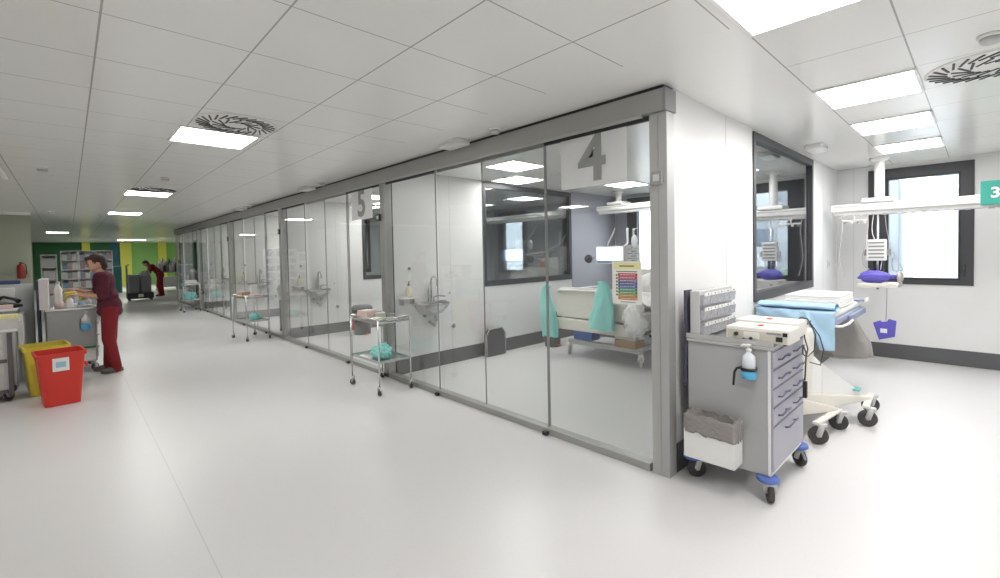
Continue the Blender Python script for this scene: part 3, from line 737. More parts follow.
# ============================================================ WASH BASINS
def basin_set(x, y, where, grp=None):
    t = thing('wash_basin', 'steel hand wash basin with tall curved tap on the wall of '+where, 'sink', (x, y-.0005, .80), group=grp)
    b = MB()
    def bas(u, v):
        a = PI+u*PI
        prof = [(1, .10), (1.0, .085), (.86, .03), (.6, -.04), (.3, -.07), (.05, -.075)]
        s_ = v*(len(prof)-1); i = min(int(s_), len(prof)-2); f = s_-i
        r = prof[i][0]*(1-f)+prof[i+1][0]*f; z = prof[i][1]*(1-f)+prof[i+1][1]*f
        return (math.cos(a)*.24*r, math.sin(a)*.34*r-.002, z)
    b.sheet(bas, 28, 16)
    b.build('bowl', STEEL, t, solid=.008)
    MB().box(-.26, -.05, .07, .26, 0, .115, .008).build('back_ledge', STEEL, t)
    pts = [(.02, -.03, .115), (.02, -.03, .38)]+[(.02, -.03-.07*(1-math.cos(a)), .38+.07*math.sin(a)) for a in [PI*i/10 for i in range(1, 11)]]+[(.02, -.17, .33)]
    MB().tube(pts, .013, 10).build('tap_spout', STEEL, t)
    MB().tube([(.06, -.03, .116), (.06, -.03, .17), (.07, -.12, .19), (.08, -.26, .19)], .009, 8).build('tap_lever', STEEL, t)
    MB().tube([(-.03, -.03, .116), (-.03, -.03, .25), (-.05, -.08, .30)], .009, 8).build('tap_lever', STEEL, t)
    MB().tube([(0, -.16, -.08), (0, -.16, -.16), (0, -.12, -.21), (0, -.06, -.19), (0, 0, -.17)], .020, 10).build('drain_pipe', STEEL, t)
    MB().cyl((.08, 0, -.08), (.08, -.04, -.08), .015).cyl((-.08, 0, -.08), (-.08, -.04, -.08), .015).build('valve', GREYP, t)
    s = thing('wall_shelf', 'narrow pale shelf beside the wash basin of '+where, 'shelf', (x-.38, y-.0005, .98), group=grp and grp+' shelves')
    MB().box(-.10, -.16, 0, .11, 0, .018, .004).build('board', WPL, s); MB().box(-.08, -.10, -.08, -.07, 0, -.0005).box(.08, -.10, -.08, .09, 0, -.0005).build('bracket', STEEL, s)
    q = thing('soap_bottle', 'cream soap bottle with pump on the shelf in '+where, 'bottle', (x-.36, y-.08, .9985), group=grp and grp+' bottles')
    MB().lathe([(.036, 0), (.040, .005), (.040, .11), (.014, .135), (.014, .155)], seg=20).build('bottle_body', mat('cream_soap', (.72, .66, .50), .4), q)
    MB().lathe([(.016, .155), (.016, .17), (.006, .172), (.006, .20)], seg=12).tube([(0, 0, .20), (-.01, -.035, .20)], .006, 8).build('pump_head', BLACK, q)
    for dx, z, r in ((.41, .53, .034), (-.30, 1.37, .024), (.35, 1.0, .012)):
        h = thing('wall_outlet', 'small dark round wall outlet '+('low right of' if z < .6 else 'high left of' if z > 1.2 else 'level with')+' the basin in '+where, 'outlet', (x+dx, y-.0005, z), group=grp and grp+' outlets')
        MB().lathe([(r*1.25, 0), (r*1.25, -.006), (r, -.008)], seg=20, axis='y').build('ring', WPL, h)
        MB().lathe([(r, -.006), (r*.9, -.014), (.0001, -.016)], seg=20, axis='y').build('plug_face', GREYP, h)
basin_set(3.54, 5.16, 'the first glass room')
basin_set(3.54, 9.0, 'the second glass room')
basin_set(3.54, 12.8, 'the third glass room')
basin_set(3.54, 16.6, 'the fourth glass room')

# ============================================================ ROOM 4: bed, monitor, gowns
def bed(x, y0, y1, label):
    t = thing('hospital_bed', label, 'bed', (x, y0, 0)); wd = y1-y0
    b = MB(); b.prism([(0, .60), (wd, .60), (wd, .98), (wd-.10, 1.035), (.10, 1.035), (0, .98)], 'x', 0, .045, .015); b.build('footboard', CREAM, t)
    MB().tube([(-.012, .06, .97), (-.03, .10, 1.00), (-.03, wd-.10, 1.00), (-.012, wd-.06, .97)], .014, 8).build('footboard_grip', WPL, t)
    b = MB(); b.box(-.02, -.02, .42, .06, wd+.02, .58, .02); b.build('bumper', CREAM, t)
    b = MB(); b.box(.06, .05, .46, 2.05, wd-.05, .54, .01); b.build('frame', LGREY, t)
    b = MB(); b.box(.07, .06, .5405, 2.04, wd-.06, .72, .05); b.build('mattress', WPL, t)
    b = MB(); b.prism([(0, .60), (wd, .60), (wd, 1.18), (wd-.1, 1.22), (.1, 1.22), (0, 1.18)], 'x', 2.06, 2.10, .015); b.build('headboard', CREAM, t)
    b = MB(); b.box(.25, .12, .17, 1.8, .18, .23, .01); b.box(.25, wd-.18, .17, 1.8, wd-.12, .23, .01); b.box(.2, .05, .17, .28, wd-.05, .24, .01); b.box(1.75, .05, .17, 1.83, wd-.05, .24, .01); b.build('undercarriage', LGREY, t)
    b = MB()
    for xa in (.45, 1.2):
        b.tube([(xa, .3, .23), (xa+.35, .3, .46)], .022, 8); b.tube([(xa, wd-.3, .23), (xa+.35, wd-.3, .46)], .022, 8); b.cyl((xa+.1, .25, .3), (xa+.1, wd-.25, .3), .03)
    b.build('lift_arms', GREYP, t)
    for xx, yy, a in ((.22, .06, .6), (.22, wd-.06, .9), (1.8, .06, 2), (1.8, wd-.06, 1)):
        wm, fm = MB(), MB(); caster(wm, fm, xx, yy, .07, .035, a, .17)
        f = fm.build('caster', WPL, t); wm.build('wheel', LGREY, f)
    for yy in (-.035, wd+.01):
        r_ = MB()
        r_.tube([(.55, yy, .50), (.55, yy, .92), (.62, yy, .97), (1.15, yy, .97), (1.22, yy, .92), (1.22, yy, .50)], .014, 8); r_.tube([(.55, yy, .75), (1.22, yy, .75)], .012, 8)
        r_.build('side_rail', WPL, t)
    return t
bed(5.22, 3.02, 4.32, 'cream hospital bed behind the first glass front, foot towards the glass')
def gown(x, y, w_, ztop, zbot, seed, label):
    t = thing('hanging_gown', label, 'gown', (x, y, 0))
    def fn(u, v):
        a = u*2*PI; r = .55+.75*min(1, v*1.7)+.12*math.sin(a*5+seed)*v; q = 1+.35*noise.noise(Vector((math.cos(a)*2, math.sin(a)*2, v*3+seed)))
        z = ztop+(zbot-ztop)*v+.05*noise.noise(Vector((math.cos(a)*2, math.sin(a)*2, seed)))*(v > .85)
        return (math.cos(a)*.05*r*q, math.sin(a)*w_/2*r*q+.03*math.sin(v*4+seed), z)
    MB().sheet(fn, 60, 30).build('gown_cloth', TEAL, t)
    MB().ell((0, 0, ztop), .030, w_*.30, .03, nz=.3, ns=3, seed=seed).build('gathered_top', TEAL, t)
    MB().tube([(-.02, 0, ztop-.05), (-.045, .01, ztop-.25), (-.05, -.01, ztop-.42)], .004, 6).build('tie', TEAL, t)
gown(5.115, 4.40, .20, 1.04, .30, 1, 'teal gown hanging at the left corner of the cream bed footboard')
gown(5.115, 3.45, .27, 1.12, .50, 4, 'wider teal gown hanging over the middle of the cream bed footboard')
# blanket in bed and over the side
t = thing('white_blanket', 'crumpled white blanket on the bed in the first glass room', 'blanket', (5.30, 3.06, .722))
def bl(u, v):
    x, y = u*1.3, v*1.22; return (x, y, .05+.10*math.sin(v*PI)**.6+.08*noise.noise(Vector((x*3, y*3, 0)))+.03*noise.noise(Vector((x*9, y*9, 3))))
MB().sheet(bl, 50, 40).build('blanket_cloth', LINEN, t, solid=.03)
t = thing('white_bag', 'white plastic sack hanging beside the wider teal gown', 'bag', (5.145, 2.98, .45))
MB().ell((0, 0, .22), .06, .16, .24, nz=.35, ns=2.5, seed=2).build('sack', mat('white_sack', (.80, .79, .80), .5, bump=.4, bscale=40), t)
MB().cyl((0, .0, .44), (0, 0, .52), .012).build('tied_neck', WPL, t)
t = thing('storage_box', 'small blue box under the cream bed', 'box', (5.55, 4.02, .245))
MB().box(-.10, -.16, 0, .10, .16, .15, .008, top=(-.01, -.01)).build('box_body', mat('blue_box', (.06, .15, .45), .5), t)
MB().box(-.115, -.175, .1505, .115, .175, .165, .004).build('lid', WPL, t)
t = thing('brown_case', 'brown and cream case on the bed undercarriage beside its right wheel', 'case', (5.45, 3.25, .245))
MB().box(-.12, -.16, 0, .12, .16, .11, .02).build('case_body', TAN, t); MB().box(-.12, -.16, .1105, .12, .16, .15, .02).build('lid', CREAM, t)
# monitor on arm from beam
t = thing('patient_monitor', 'lit blue white patient monitor on an arm above the cream bed', 'monitor', (6.30, 4.10, 1.48))
MB().box(.006, -.26, -.14, .07, .26, .14, .015).build('housing', WPL, t)
MB().box(.0, -.235, -.085, .0055, .235, .12).build('screen', SCREEN, t)
MB().box(.0, -.235, -.13, .0055, .235, -.09).build('button_strip', mat('blue_grey_strip', (.25, .30, .42), .5), t)
MB().tube([(.07, 0, 0), (.25, 0, .0), (.6, .2, .05), (1.05, .30, .20), (1.05, .30, .475)], .022, 10).build('arm', LGREY, t)
t = thing('round_lamp', 'dark round examination lamp head at the left of the patient monitor', 'lamp', (6.28, 4.52, 1.42))
MB().lathe([(.01, 0), (.06, .01), (.075, .05), (.05, .09), (.0001, .10)], seg=20, axis='x').build('head', DARKF, t)
MB().tube([(.09, 0, 0), (.35, .05, .05), (.75, .1, .2), (1.05, .12, .54)], .014, 8).build('arm', GREYP, t)
t = thing('ventilator', 'pale ventilator with a brown looping hose at the right of the coloured poster', 'ventilator', (7.62, 3.86, 0))
b = MB(); b.box(-.14, -.16, 1.05, .16, .16, 1.42, .02); b.build('cabinet', CREAM, t)
MB().box(-.146, -.12, 1.16, -.1405, .12, 1.36).build('screen', mat('orange_brown_panel', (.48, .24, .10), .5), t)
MB().box(-.05, -.05, .12, .05, .05, 1.0495, .01).build('column', LGREY, t)
MB().box(-.22, -.2, .05, .22, .2, .12, .03).build('base', LGREY, t)
wm = MB(); fm = MB()
for a in (-.17, .17):
    for c in (-.16, .16): wm.cyl((a, c-.012, .03), (a, c+.012, .03), .029, seg=14)
wm.build('wheels', RUBBER, t); fm.bm.free()
MB().tube([(-.10, .12, 1.4205)]+[(-.10, .02+.11*math.cos(a), 1.52+.10*math.sin(a)) for a in [PI*i/12 for i in range(13)]]+[(-.12, -.10, 1.4), (-.22, -.08, 1.18), (-.28, -.02, 1.10)], .022, 10).build('hose', TAN, t)
# white pumps tower right of monitor
t = thing('pump_tower', 'grey tower of stacked syringe pumps between the monitor and the ventilator', 'pump', (7.58, 4.42, 0))
MB().cyl((0, 0, .06), (0, 0, 1.95), .016).build('pole', STEEL, t)
for i in range(6):
    q = MB().box(-.07, -.13, 1.15+i*.085, -.017, .13, 1.225+i*.085, .008).build('syringe_pump', LGREY, t)
    MB().box(-.074, -.11, 1.17+i*.085, -.0705, .0, 1.205+i*.085).build('display', GREYP, q)
MB().lathe([(.24, .002), (.24, .03), (.03, .06)], seg=20).build('floor_base', GREYP, t)
for i, (yy, lb) in enumerate(((4.0, 'left'), (3.62, 'right'))):
    t = thing('infusion_bag', 'clear infusion bag hanging under the first glass room beam, '+lb+' one', 'bag', (6.9, yy, 1.60))
    MB().ell((0, 0, .1), .02, .06, .11).build('bag_body', mat('clear_infusion_bag', (.75, .77, .80), .2), t)
    MB().tube([(0, 0, .21), (0, 0, .30), (.3, 0, .36), (.36, 0, .37)], .004, 6).build('hook', STEEL, t)
# bins in rooms
def pedal_bin(x, y, r, h, label):
    t = thing('waste_bin', label, 'bin', (x, y, .0015))
    MB().lathe([(r*.82, 0), (r, h*.86)], seg=28).build('bin_body', mat('bin_dark_grey', (.10, .10, .105), .5), t)
    MB().lathe([(r*1.06, h*.86), (r*1.06, h*.93), (r*.9, h), (.0001, h)], seg=28).build('lid', mat('bin_lid_grey', (.14, .14, .145), .5), t)
    MB().box(-.03, -r*1.1, .02, .03, -r*.8, .04, .004).build('pedal', REDP, t)
    return t
pedal_bin(5.75, 4.85, .15, .55, 'dark grey waste bin on the floor behind the left teal gown')
def red_band(x, y, label):
    t = pedal_bin(x, y, .19, .56, label)
    MB().lathe([(.176, .02), (.196, .44)], c=(0, 0, .0), seg=28).build('red_label_band', mat('dull_red_band', (.40, .06, .06), .5), t) if False else MB().box(-.205, -.06, .10, -.180, .06, .42, .01).build('red_label', mat('dull_red_band', (.40, .06, .06), .5), t)
red_band(4.20, 8.45, 'dark grey bin with a red label inside the second glass room')
t = thing('kick_panel', 'dark grey rounded panel leaning on the skirting in the first glass room', 'panel', (4.64, 5.05, .0015))
MB().prism([(-.19, 0), (.19, 0), (.19, .33), (.13, .41), (-.13, .41), (-.19, .33)], 'y', -.03, .03, .012).build('panel_body', mat('dark_grey_board', (.09, .09, .095), .5), t)
MB().tube([(-.19, -.035, .01), (-.195, -.035, .33), (-.13, -.035, .415), (.13, -.035, .415), (.195, -.035, .33), (.19, -.035, .01)], .008, 8).build('metal_edge', STEEL, t)

# ============================================================ OUTSIDE THE WINDOWS
def outside(x, y, w_, h, label, c):
    t = thing('apartment_building', label, 'building', (x, y, -6))
    MB().box(0, 0, 0, 8, w_, h, .05).build('wall', mat('facade_'+label.split()[0], c, .7), t)
    ww = MB(); bb = MB()
    for i in range(int(w_/3.2)):
        for k in range(int(h/3)):
            ww.box(-.03, .8+i*3.2, 1+k*3, -.001, 2.2+i*3.2, 2.5+k*3)
            if i % 2 == 0: bb.box(-.9, .5+i*3.2, .6+k*3, -.001, 2.6+i*3.2, .8+k*3); bb.box(-.9, .5+i*3.2, .8+k*3, -.85, 2.6+i*3.2, 1.6+k*3)
    ww.build('window_grid', mat('far_window', (.10, .13, .17), .3), t); bb.build('balcony_row', mat('pale_balcony', (.40, .42, .44), .6), t)
outside(26, -6.5, 7.8, 13, 'pale apartment block seen through the bay window', (.30, .32, .34))
outside(32, 3.0, 14, 11, 'greyish apartment block further back outside the windows', (.26, .28, .30))
t = thing('outdoor_tree', 'bluish green treetop outside the lower right of the bay window', 'tree', (17, -.9, -6))
MB().tube([(0, 0, 0), (.1, .1, 3), (0, 0, 5.5)], [.2, .15, .08], 8).build('trunk', mat('bark', (.15, .11, .08), .9), t)
b = MB()
for i in range(60): b.ell((random.uniform(-.9, .9), random.uniform(-.9, .9), 5.8+random.uniform(-.9, .9)), random.uniform(.12, .28), seed=i)
b.build('crown', mat('foliage', (.10, .15, .11), .9, var=.4, vscale=3), t)
struct(MB().box(XB+.2, -40, -6.1, 80, 60, -6).build('ground', mat('street', (.45, .45, .44), .9)))

# ============================================================ INSTRUMENT TROLLEYS
def trolley(x, y, rz, label):
    t = thing('instrument_trolley', label, 'trolley', (x, y, 0), rz)
    # local: length along y (.66), depth along x (.42)
    L, Wd = .66, .40
    fr = MB()
    for px in (0, Wd):
        for py in (0, L):
            fr.tube([(px, py, .09), (px, py, .84)], .0095, 8)
    fr.tube([(0, 0, .84), (0, L, .84)], .0095, 8).tube([(Wd, 0, .84), (Wd, L, .84)], .0095, 8)
    fr.tube([(0, 0, .84), (Wd, 0, .84)], .0095, 8).tube([(0, L, .84), (Wd, L, .84)], .0095, 8)
    fr.build('tube_frame', STEEL, t)
    for z, nm in ((.80, 'top_shelf'), (.36, 'lower_shelf')):
        b = MB(); b.box(.008, .008, z-.012, Wd-.008, L-.008, z, .003)
        b.box(.006, .006, z, .010, L-.006, z+.018); b.box(Wd-.010, .006, z, Wd-.006, L-.006, z+.018); b.box(.010, .006, z, Wd-.01, .010, z+.018); b.box(.010, L-.010, z, Wd-.01, L-.006, z+.018)
        b.build(nm, STEEL, t)
    for px, py, a in ((0, 0, .6), (Wd, 0, 1.4), (0, L, 2.1), (Wd, L, .3)):
        wm, fm = MB(), MB(); caster(wm, fm, px, py, .035, .022, a, .095)
        f = fm.build('caster', STEEL, t); wm.build('wheel', RUBBER, f)
    return t
def pile(x, y, z, rx, ry, h, n, seed, label, name='teal_gown_pile', m_=TEAL):
    b = MB(); random.seed(seed)
    for i in range(n):
        ax, ay = random.uniform(-.45, .45)*rx, random.uniform(-.45, .45)*ry
        b.ell((ax, ay, h*.40), rx*.55, ry*.5, h*.38+random.uniform(0, .25)*h, nz=.35, ns=2.6, seed=seed+i*3)
    for v in b.bm.verts:
        if v.co.z < .002: v.co.z = .002
    o = b.build(name, m_); o.location = (x, y, z); return tag(o, label, 'linen')
trolley(2.44, 4.54, 0, 'two tier steel trolley in front of the post between the first two glass rooms')
pile(2.64, 4.84, .361, .145, .24, .14, 6, 4, 'crumpled teal gowns on the lower shelf of the nearest steel trolley')
def small_box(x, y, z, sx, sy, sz, m_, name, label, cat='box', rz=0, lid=None, g=None):
    t = thing(name, label, cat, (x, y, z), rz, g)
    MB().box(-sx/2, -sy/2, 0, sx/2, sy/2, sz, min(.004, sz*.2)).build('body', m_, t)
    MB().box(-sx*.3, -sy*.28, sz+.0003, sx*.3, sy*.28, sz+.0015).build('top_label', lid or PAPER, t)
    return t
PINKM = mat('pinkish_box', (.72, .55, .52), .6); GRNM = mat('olive_green_pack', (.28, .36, .20), .6); BLUM = mat('soft_blue_pack', (.22, .38, .60), .6)
small_box(2.57, 5.04, .8015, .16, .16, .10, PINKM, 'glove_box', 'white and pink glove box at the back of the nearest steel trolley', rz=.3)
small_box(2.70, 4.98, .8015, .12, .18, .06, LGREY, 'swab_box', 'flat pale box beside the glove box on the nearest steel trolley', rz=-.4, lid=GRNM)
small_box(2.56, 4.80, .8015, .15, .20, .028, GRNM, 'dressing_pack', 'olive green pack lying on top of the nearest steel trolley', 'packet', .2)
small_box(2.70, 4.72, .8015, .12, .16, .02, PAPER, 'paper_pack', 'white paper pack at the front of the nearest steel trolley top', 'packet', -.2, GRNM)
small_box(2.51, 4.63, .8015, .07, .12, .03, GREYP, 'instrument_tray', 'small dark tray on the near corner of the nearest steel trolley', 'tray', .4, BLACK)
# second trolley
trolley(2.36, 9.32, .12, 'two tier steel trolley standing before the third glass room')
pile(2.54, 9.62, .361, .12, .13, .14, 3, 9, 'small teal bundle on the lower shelf of the second steel trolley')
small_box(2.45, 9.82, .8015, .16, .18, .09, mat('tan_card_box', (.52, .34, .22), .7), 'card_box', 'tan cardboard box on top of the second steel trolley', rz=.2)
small_box(2.58, 9.52, .8015, .16, .22, .06, PINKM, 'glove_box', 'pinkish flat box on top of the second steel trolley', rz=.1)
small_box(2.62, 9.80, .8015, .10, .12, .22, WPL, 'white_canister', 'tall white canister on the second steel trolley', 'canister')
# grey waste bin with bag behind second trolley
t = thing('waste_stand', 'dark grey stand with a light grey bag beyond the second steel trolley', 'stand', (3.30, 10.05, .0015))
MB().box(-.10, -.14, 0, .10, .14, .66, .01).build('column', mat('stand_dark', (.05, .05, .055), .5), t)
MB().ell((0, 0, .84), .16, .20, .20, nz=.15, ns=3).build('bag', LGREY, t)
# third and fourth trolleys, far
trolley(2.40, 15.9, .0, 'steel trolley with a teal cloth far down the glass front')
pile(2.60, 16.2, .361, .17, .26, .20, 3, 5, 'teal cloth on the lower shelf of the farthest steel trolley')
small_box(2.6, 16.2, .8015, .30, .40, .12, WPL, 'white_tray_box', 'white box on top of the farthest steel trolley')
# storage in the last glass room
t = thing('storage_cabinet', 'tall dark grey open cabinet inside the last glass room', 'cabinet', (3.25, 17.0, .0015))
b = MB(); b.box(0, 0, 0, .6, .04, 2.2); b.box(0, 2.2, 0, .6, 2.24, 2.2); b.box(.56, .04, 0, .6, 2.2, 2.2)
for i in range(6): b.box(0, .041, .02+i*.43, .559, 2.199, .05+i*.43)
b.build('body', mat('cabinet_dark', (.09, .10, .11), .5), t)
k_ = 0
for i in range(5):
    for j in range(5):
        o = MB().box(0, 0, 0, .40, .30, .26, .01).build('storage_bin', (GREYP, LGREY, mat('bin_teal', (.10, .35, .35), .5))[(i*2+j) % 3]); o.location = (3.32, 17.12+j*.42, .0525+i*.43)
        tag(o, 'plastic storage bin in the dark cabinet of the last glass room', 'bin', 'storage bins in the dark cabinet')

# ============================================================ FAR END OF THE CORRIDOR
def shelving(x, y, w_, h, n, label):
    t = thing('shelving_unit', label, 'shelf', (x, y, .0015))
    b = MB(); b.box(0, 0, 0, .02, .4, h); b.box(w_-.02, 0, 0, w_, .4, h); b.box(.02, .38, 0, w_-.02, .4, h); b.build('frame', WPL, t)
    for i in range(n+1):
        z = min(.05+i*(h-.07)/n, h-.02); MB().box(.0205, 0, z, w_-.0205, .379, z+.02).build('shelf_board', WPL, t)
    return t
random.seed(3)
FC = [(.55, .55, .55), (.30, .32, .36), (.62, .60, .58), (.20, .36, .48), (.40, .30, .32), (.72, .72, .70)]
for j, (x0, s_) in enumerate(((-.15, 'left'), (.21, 'middle'), (.57, 'right'))):
    shelving(x0, 17.0, .35, 1.84, 7, 'white shelving unit full of folders behind the maroon dressed person, %s of three' % s_)
    for i in range(7):
        z = .05+i*(1.84-.07)/7+.0225; nn = 3
        for k in range(nn):
            wd = .098; o = MB().box(0, 0, 0, wd, .25, random.uniform(.12, .20), .004).build('folder_box', mat('folder_%d' % ((i*3+k+j) % 6), FC[(i*3+k+j) % 6], .6)); o.location = (x0+.025+k*.1005, 17.01, z)
            tag(o, 'folder box on the white shelving behind the maroon dressed person', 'folder', 'folder boxes on the white shelving')
shelving(-.53, 17.0, .31, 1.74, 5, 'grey narrow shelving unit left of the three white ones')
for i in range(5):
    o = MB().box(0, 0, 0, .25, .25, .24, .004).build('grey_carton', LGREY); o.location = (-.50, 17.01, .0725+i*(1.67/5))
    tag(o, 'grey carton on the narrow shelving at the left', 'box', 'grey cartons on the narrow shelving')
# waste trolley and yellow bin, crate trolley, far person
t = thing('waste_trolley', 'dark grey wheeled waste trolley with upright bags near the far green wall', 'trolley', (1.98, 22.4, 0))
b = MB(); b.box(-.40, -.30, .08, .40, .30, .30, .03); b.build('base', mat('trolley_dark', (.05, .055, .06), .5), t)
b = MB(); b.box(-.33, -.24, .301, -.02, .24, 1.0, .04, top=(-.02, -.02)); b.box(.02, -.24, .301, .33, .24, .95, .04, top=(-.02, -.02)); b.build('tubs', mat('trolley_grey', (.28, .29, .32), .5), t)
MB().tube([(-.38, .0, .30), (-.38, 0, 1.35), (-.30, 0, 1.38)], .03, 8).build('handle', GREYP, t)
MB().ell((.18, 0, 1.02), .16, .2, .12, nz=.3, ns=3).build('white_bag', PAPER, t)
wm = MB()
for a in (-.33, .33):
    for c in (-.25, .25): wm.cyl((a, c-.015, .041), (a, c+.015, .041), .04, seg=14)
wm.build('wheels', RUBBER, t)
MB().box(-.08, -.31, .14, .08, -.3005, .26).build('white_label', PAPER, t)
t = thing('yellow_bin', 'yellow waste bin far off beside the yellow column', 'bin', (2.35, 28.4, .0015))
MB().box(-.28, -.25, 0, .28, .25, .62, .03, top=(-.03, -.03)).build('bin_body', YELP, t); MB().box(-.32, -.29, .6205, .32, .29, .68, .02).build('lid', YELP, t)
t = thing('crate_trolley', 'pale wire trolley with a mound of bottles at the far green wall', 'trolley', (3.6, 28.3, 0))
b = MB()
for a in (-.42, .42):
    for c in (-.3, .3): b.cyl((a, c, .002), (a, c, 1.2), .02, seg=8)
b.box(-.44, -.32, .18, .44, .32, .22).box(-.44, -.32, .9, .44, .32, .94); b.build('frame', LGREY, t)
MB().box(-.36, -.26, .2205, .36, .26, .7, .02).build('white_crate', WPL, t)
for i in range(26):
    a = random.uniform(-.36, .36); hh = random.uniform(.45, .8)*(1-abs(a)*.9)
    o = MB().lathe([(.055, 0), (.06, hh*.7), (.025, hh*.85), (.02, hh)], seg=10).build('bottle', (PAPER, LGREY, mat('wine_plastic', (.20, .06, .12), .5), mat('blue_grey_plastic', (.2, .24, .34), .5))[i % 4])
    o.location = (3.6-.36+(i % 7)*.12, 28.3-.22+(i//7)*.14, .9405)
    tag(o, 'one of the bottles heaped on the pale trolley at the far green wall', 'bottle', 'bottles on the far pale trolley')
t = thing('green_board', 'teal blue wall cupboard beside the yellow column at the far wall', 'cupboard', (1.45, 28.6, .0015))
MB().box(-.3, -.2, 0, .4, .2, 1.25, .02).build('body', mat('teal_cupboard', (.06, .28, .30), .5), t)
MB().box(-.32, -.22, 1.2505, .42, .22, 1.29, .01).build('top', LGREY, t); MB().box(.0, -.215, .9, .1, -.2005, .93).build('handle', LGREY, t)
t = thing('storage_cart', 'grey counter with white top at the far right end of the corridor', 'counter', (4.35, 27.2, .0015))
MB().box(-.4, -.6, 0, .4, .6, .85, .02).build('body', LGREY, t); MB().box(-.43, -.63, .8505, .43, .63, .89, .01).build('worktop', WPL, t)
# fire extinguisher
t = thing('fire_extinguisher', 'red fire extinguisher hung on the olive wall at the left', 'extinguisher', (-.745, 14.25, 1.20))
MB().lathe([(.055, 0), (.065, .01), (.065, .26), (.05, .30), (.02, .32), (.02, .335)], seg=20).build('cylinder', mat('dull_red_extinguisher', (.30, .03, .02), .4), t)
MB().box(-.02, -.05, .335, .02, .04, .36, .004).build('valve_handle', BLACK, t); MB().tube([(.02, 0, .34), (.08, -.01, .30), (.085, -.01, .1)], .01, 8).build('hose', BLACK, t)
MB().box(-.03, .0655, .18, .03, .1495, .22).build('bracket', BLACK, t)

# ============================================================ LEFT: bins, trolleys, charting cart
def tub(x, y, rz, m_, name, label, lab=True):
    t = thing(name, label, 'bin', (x, y, .0015), rz)
    b = MB(); hb = .57; sx0, sy0, sx1, sy1 = .145, .17, .19, .215
    # open tapered tub, walls built as thick shell
    def ring(sx, sy, z, n=8):
        r = .05; pts = []
        for cx, cy, a0 in ((sx-r, sy-r, 0), (-sx+r, sy-r, PI/2), (-sx+r, -sy+r, PI), (sx-r, -sy+r, 1.5*PI)):
            for k in range(5): a = a0+k*PI/8; pts.append((cx+r*math.cos(a), cy+r*math.sin(a), z))
        return pts
    R_ = [ring(sx0, sy0, 0), ring(sx1, sy1, hb-.04), ring(sx1+.014, sy1+.014, hb-.04), ring(sx1+.016, sy1+.016, hb), ring(sx1-.006, sy1-.006, hb), ring(sx0-.006, sy0-.006, .01)]
    V = [[b.bm.verts.new(p) for p in r] for r in R_]; n = len(V[0])
    for A, B in zip(V, V[1:]):
        for k in range(n): b.bm.faces.new((A[k], A[(k+1) % n], B[(k+1) % n], B[k]))
    b.bm.faces.new(V[0][::-1]); b.bm.faces.new(V[-1])
    b.build('tub', m_, t)
    MB().tube([(.17, -.06, .40), (.215, -.055, .395), (.222, 0, .36), (.215, .055, .395), (.17, .06, .40)], .012, 8).build('grip', m_, t)
    if lab: MB().box(-.075, -.217, .38, .055, -.2035, .52, .001).build('paper_label', PAPER, t); 
    return t
t_red = tub(-.105, 6.98, .10, REDP, 'red_bin', 'open red plastic tub with a white label on the floor at the left')
MB().box(-.05, -.2185, .42, .03, -.2175, .48).build('label_print', mat('blue_print', (.35, .55, .65), .7), t_red)
tub(-.235, 7.66, .12, YELP, 'yellow_tub', 'open yellow plastic tub behind the red one', lab=False)
# charting cart of the standing person
t = thing('medication_cart', 'grey medication cart that the maroon dressed person stands at', 'cart', (-.24, 8.60, 0), .05)
W2, D2 = .50, .62
MB().box(0, 0, .14, W2, D2, .88, .012).build('body', CARTG, t)
b = MB(); b.box(-.012, -.015, .8805, W2+.012, D2+.012, .905, .005); b.build('top', STEEL, t)
for i in range(4): 
    d = MB().box(W2+.0005, .03, .19+i*.17, W2+.014, D2-.03, .35+i*.17, .003).build('drawer', LGREY, t)
    MB().tube([(W2+.014, .2, .31+i*.17), (W2+.04, .22, .305+i*.17), (W2+.04, .40, .305+i*.17), (W2+.014, .42, .31+i*.17)], .006, 6).build('handle', GREYP, d)
for x, y in ((.03, .03), (W2-.03, .03), (.03, D2-.03), (W2-.03, D2-.03)):
    wm, fm = MB(), MB(); caster(wm, fm, x, y, .055, .03, .8, .135); f = fm.build('caster', LGREY, t); wm.build('wheel', RUBBER, f)
MB().box(.05, -.05, .16, W2-.02, -.0005, .34, .008).build('lower_pocket', WPL, t)
MB().box(.08, -.10, .34, W2-.02, -.051, .37, .004).build('green_tray', mat('green_tray', (.03, .22, .14), .5), t)
t = thing('screen_panel', 'dark edged white upright panel at the left end of the medication cart', 'panel', (-.30, 8.62, 0))
MB().box(-.025, 0, .42, -.0005, .5, 1.30, .004).build('dark_side', mat('navy_panel', (.03, .035, .08), .5), t)
MB().box(.0, .0, .9085, .09, .5, 1.32, .006).build('white_side', mat('pinkish_white_panel', (.74, .68, .68), .6), t)
t = thing('gel_bottle', 'blue and white pump bottle held on the side of the medication cart', 'bottle', (.15, 8.52, .60))
MB().lathe([(.052, 0), (.056, .005), (.056, .09)], seg=20).build('blue_cup', mat('light_blue_cup', (.10, .42, .68), .35), t)
MB().lathe([(.045, .091), (.048, .16), (.018, .20), (.018, .215)], seg=20).build('bottle_body', WPL, t)
MB().tube([(0, 0, .2155), (0, 0, .25), (.02, -.03, .25)], .007, 6).build('pump_head', WPL, t)
MB().box(-.01, .0565, .04, .01, .085, .07).build('clip', BLACK, t)
random.seed(21)
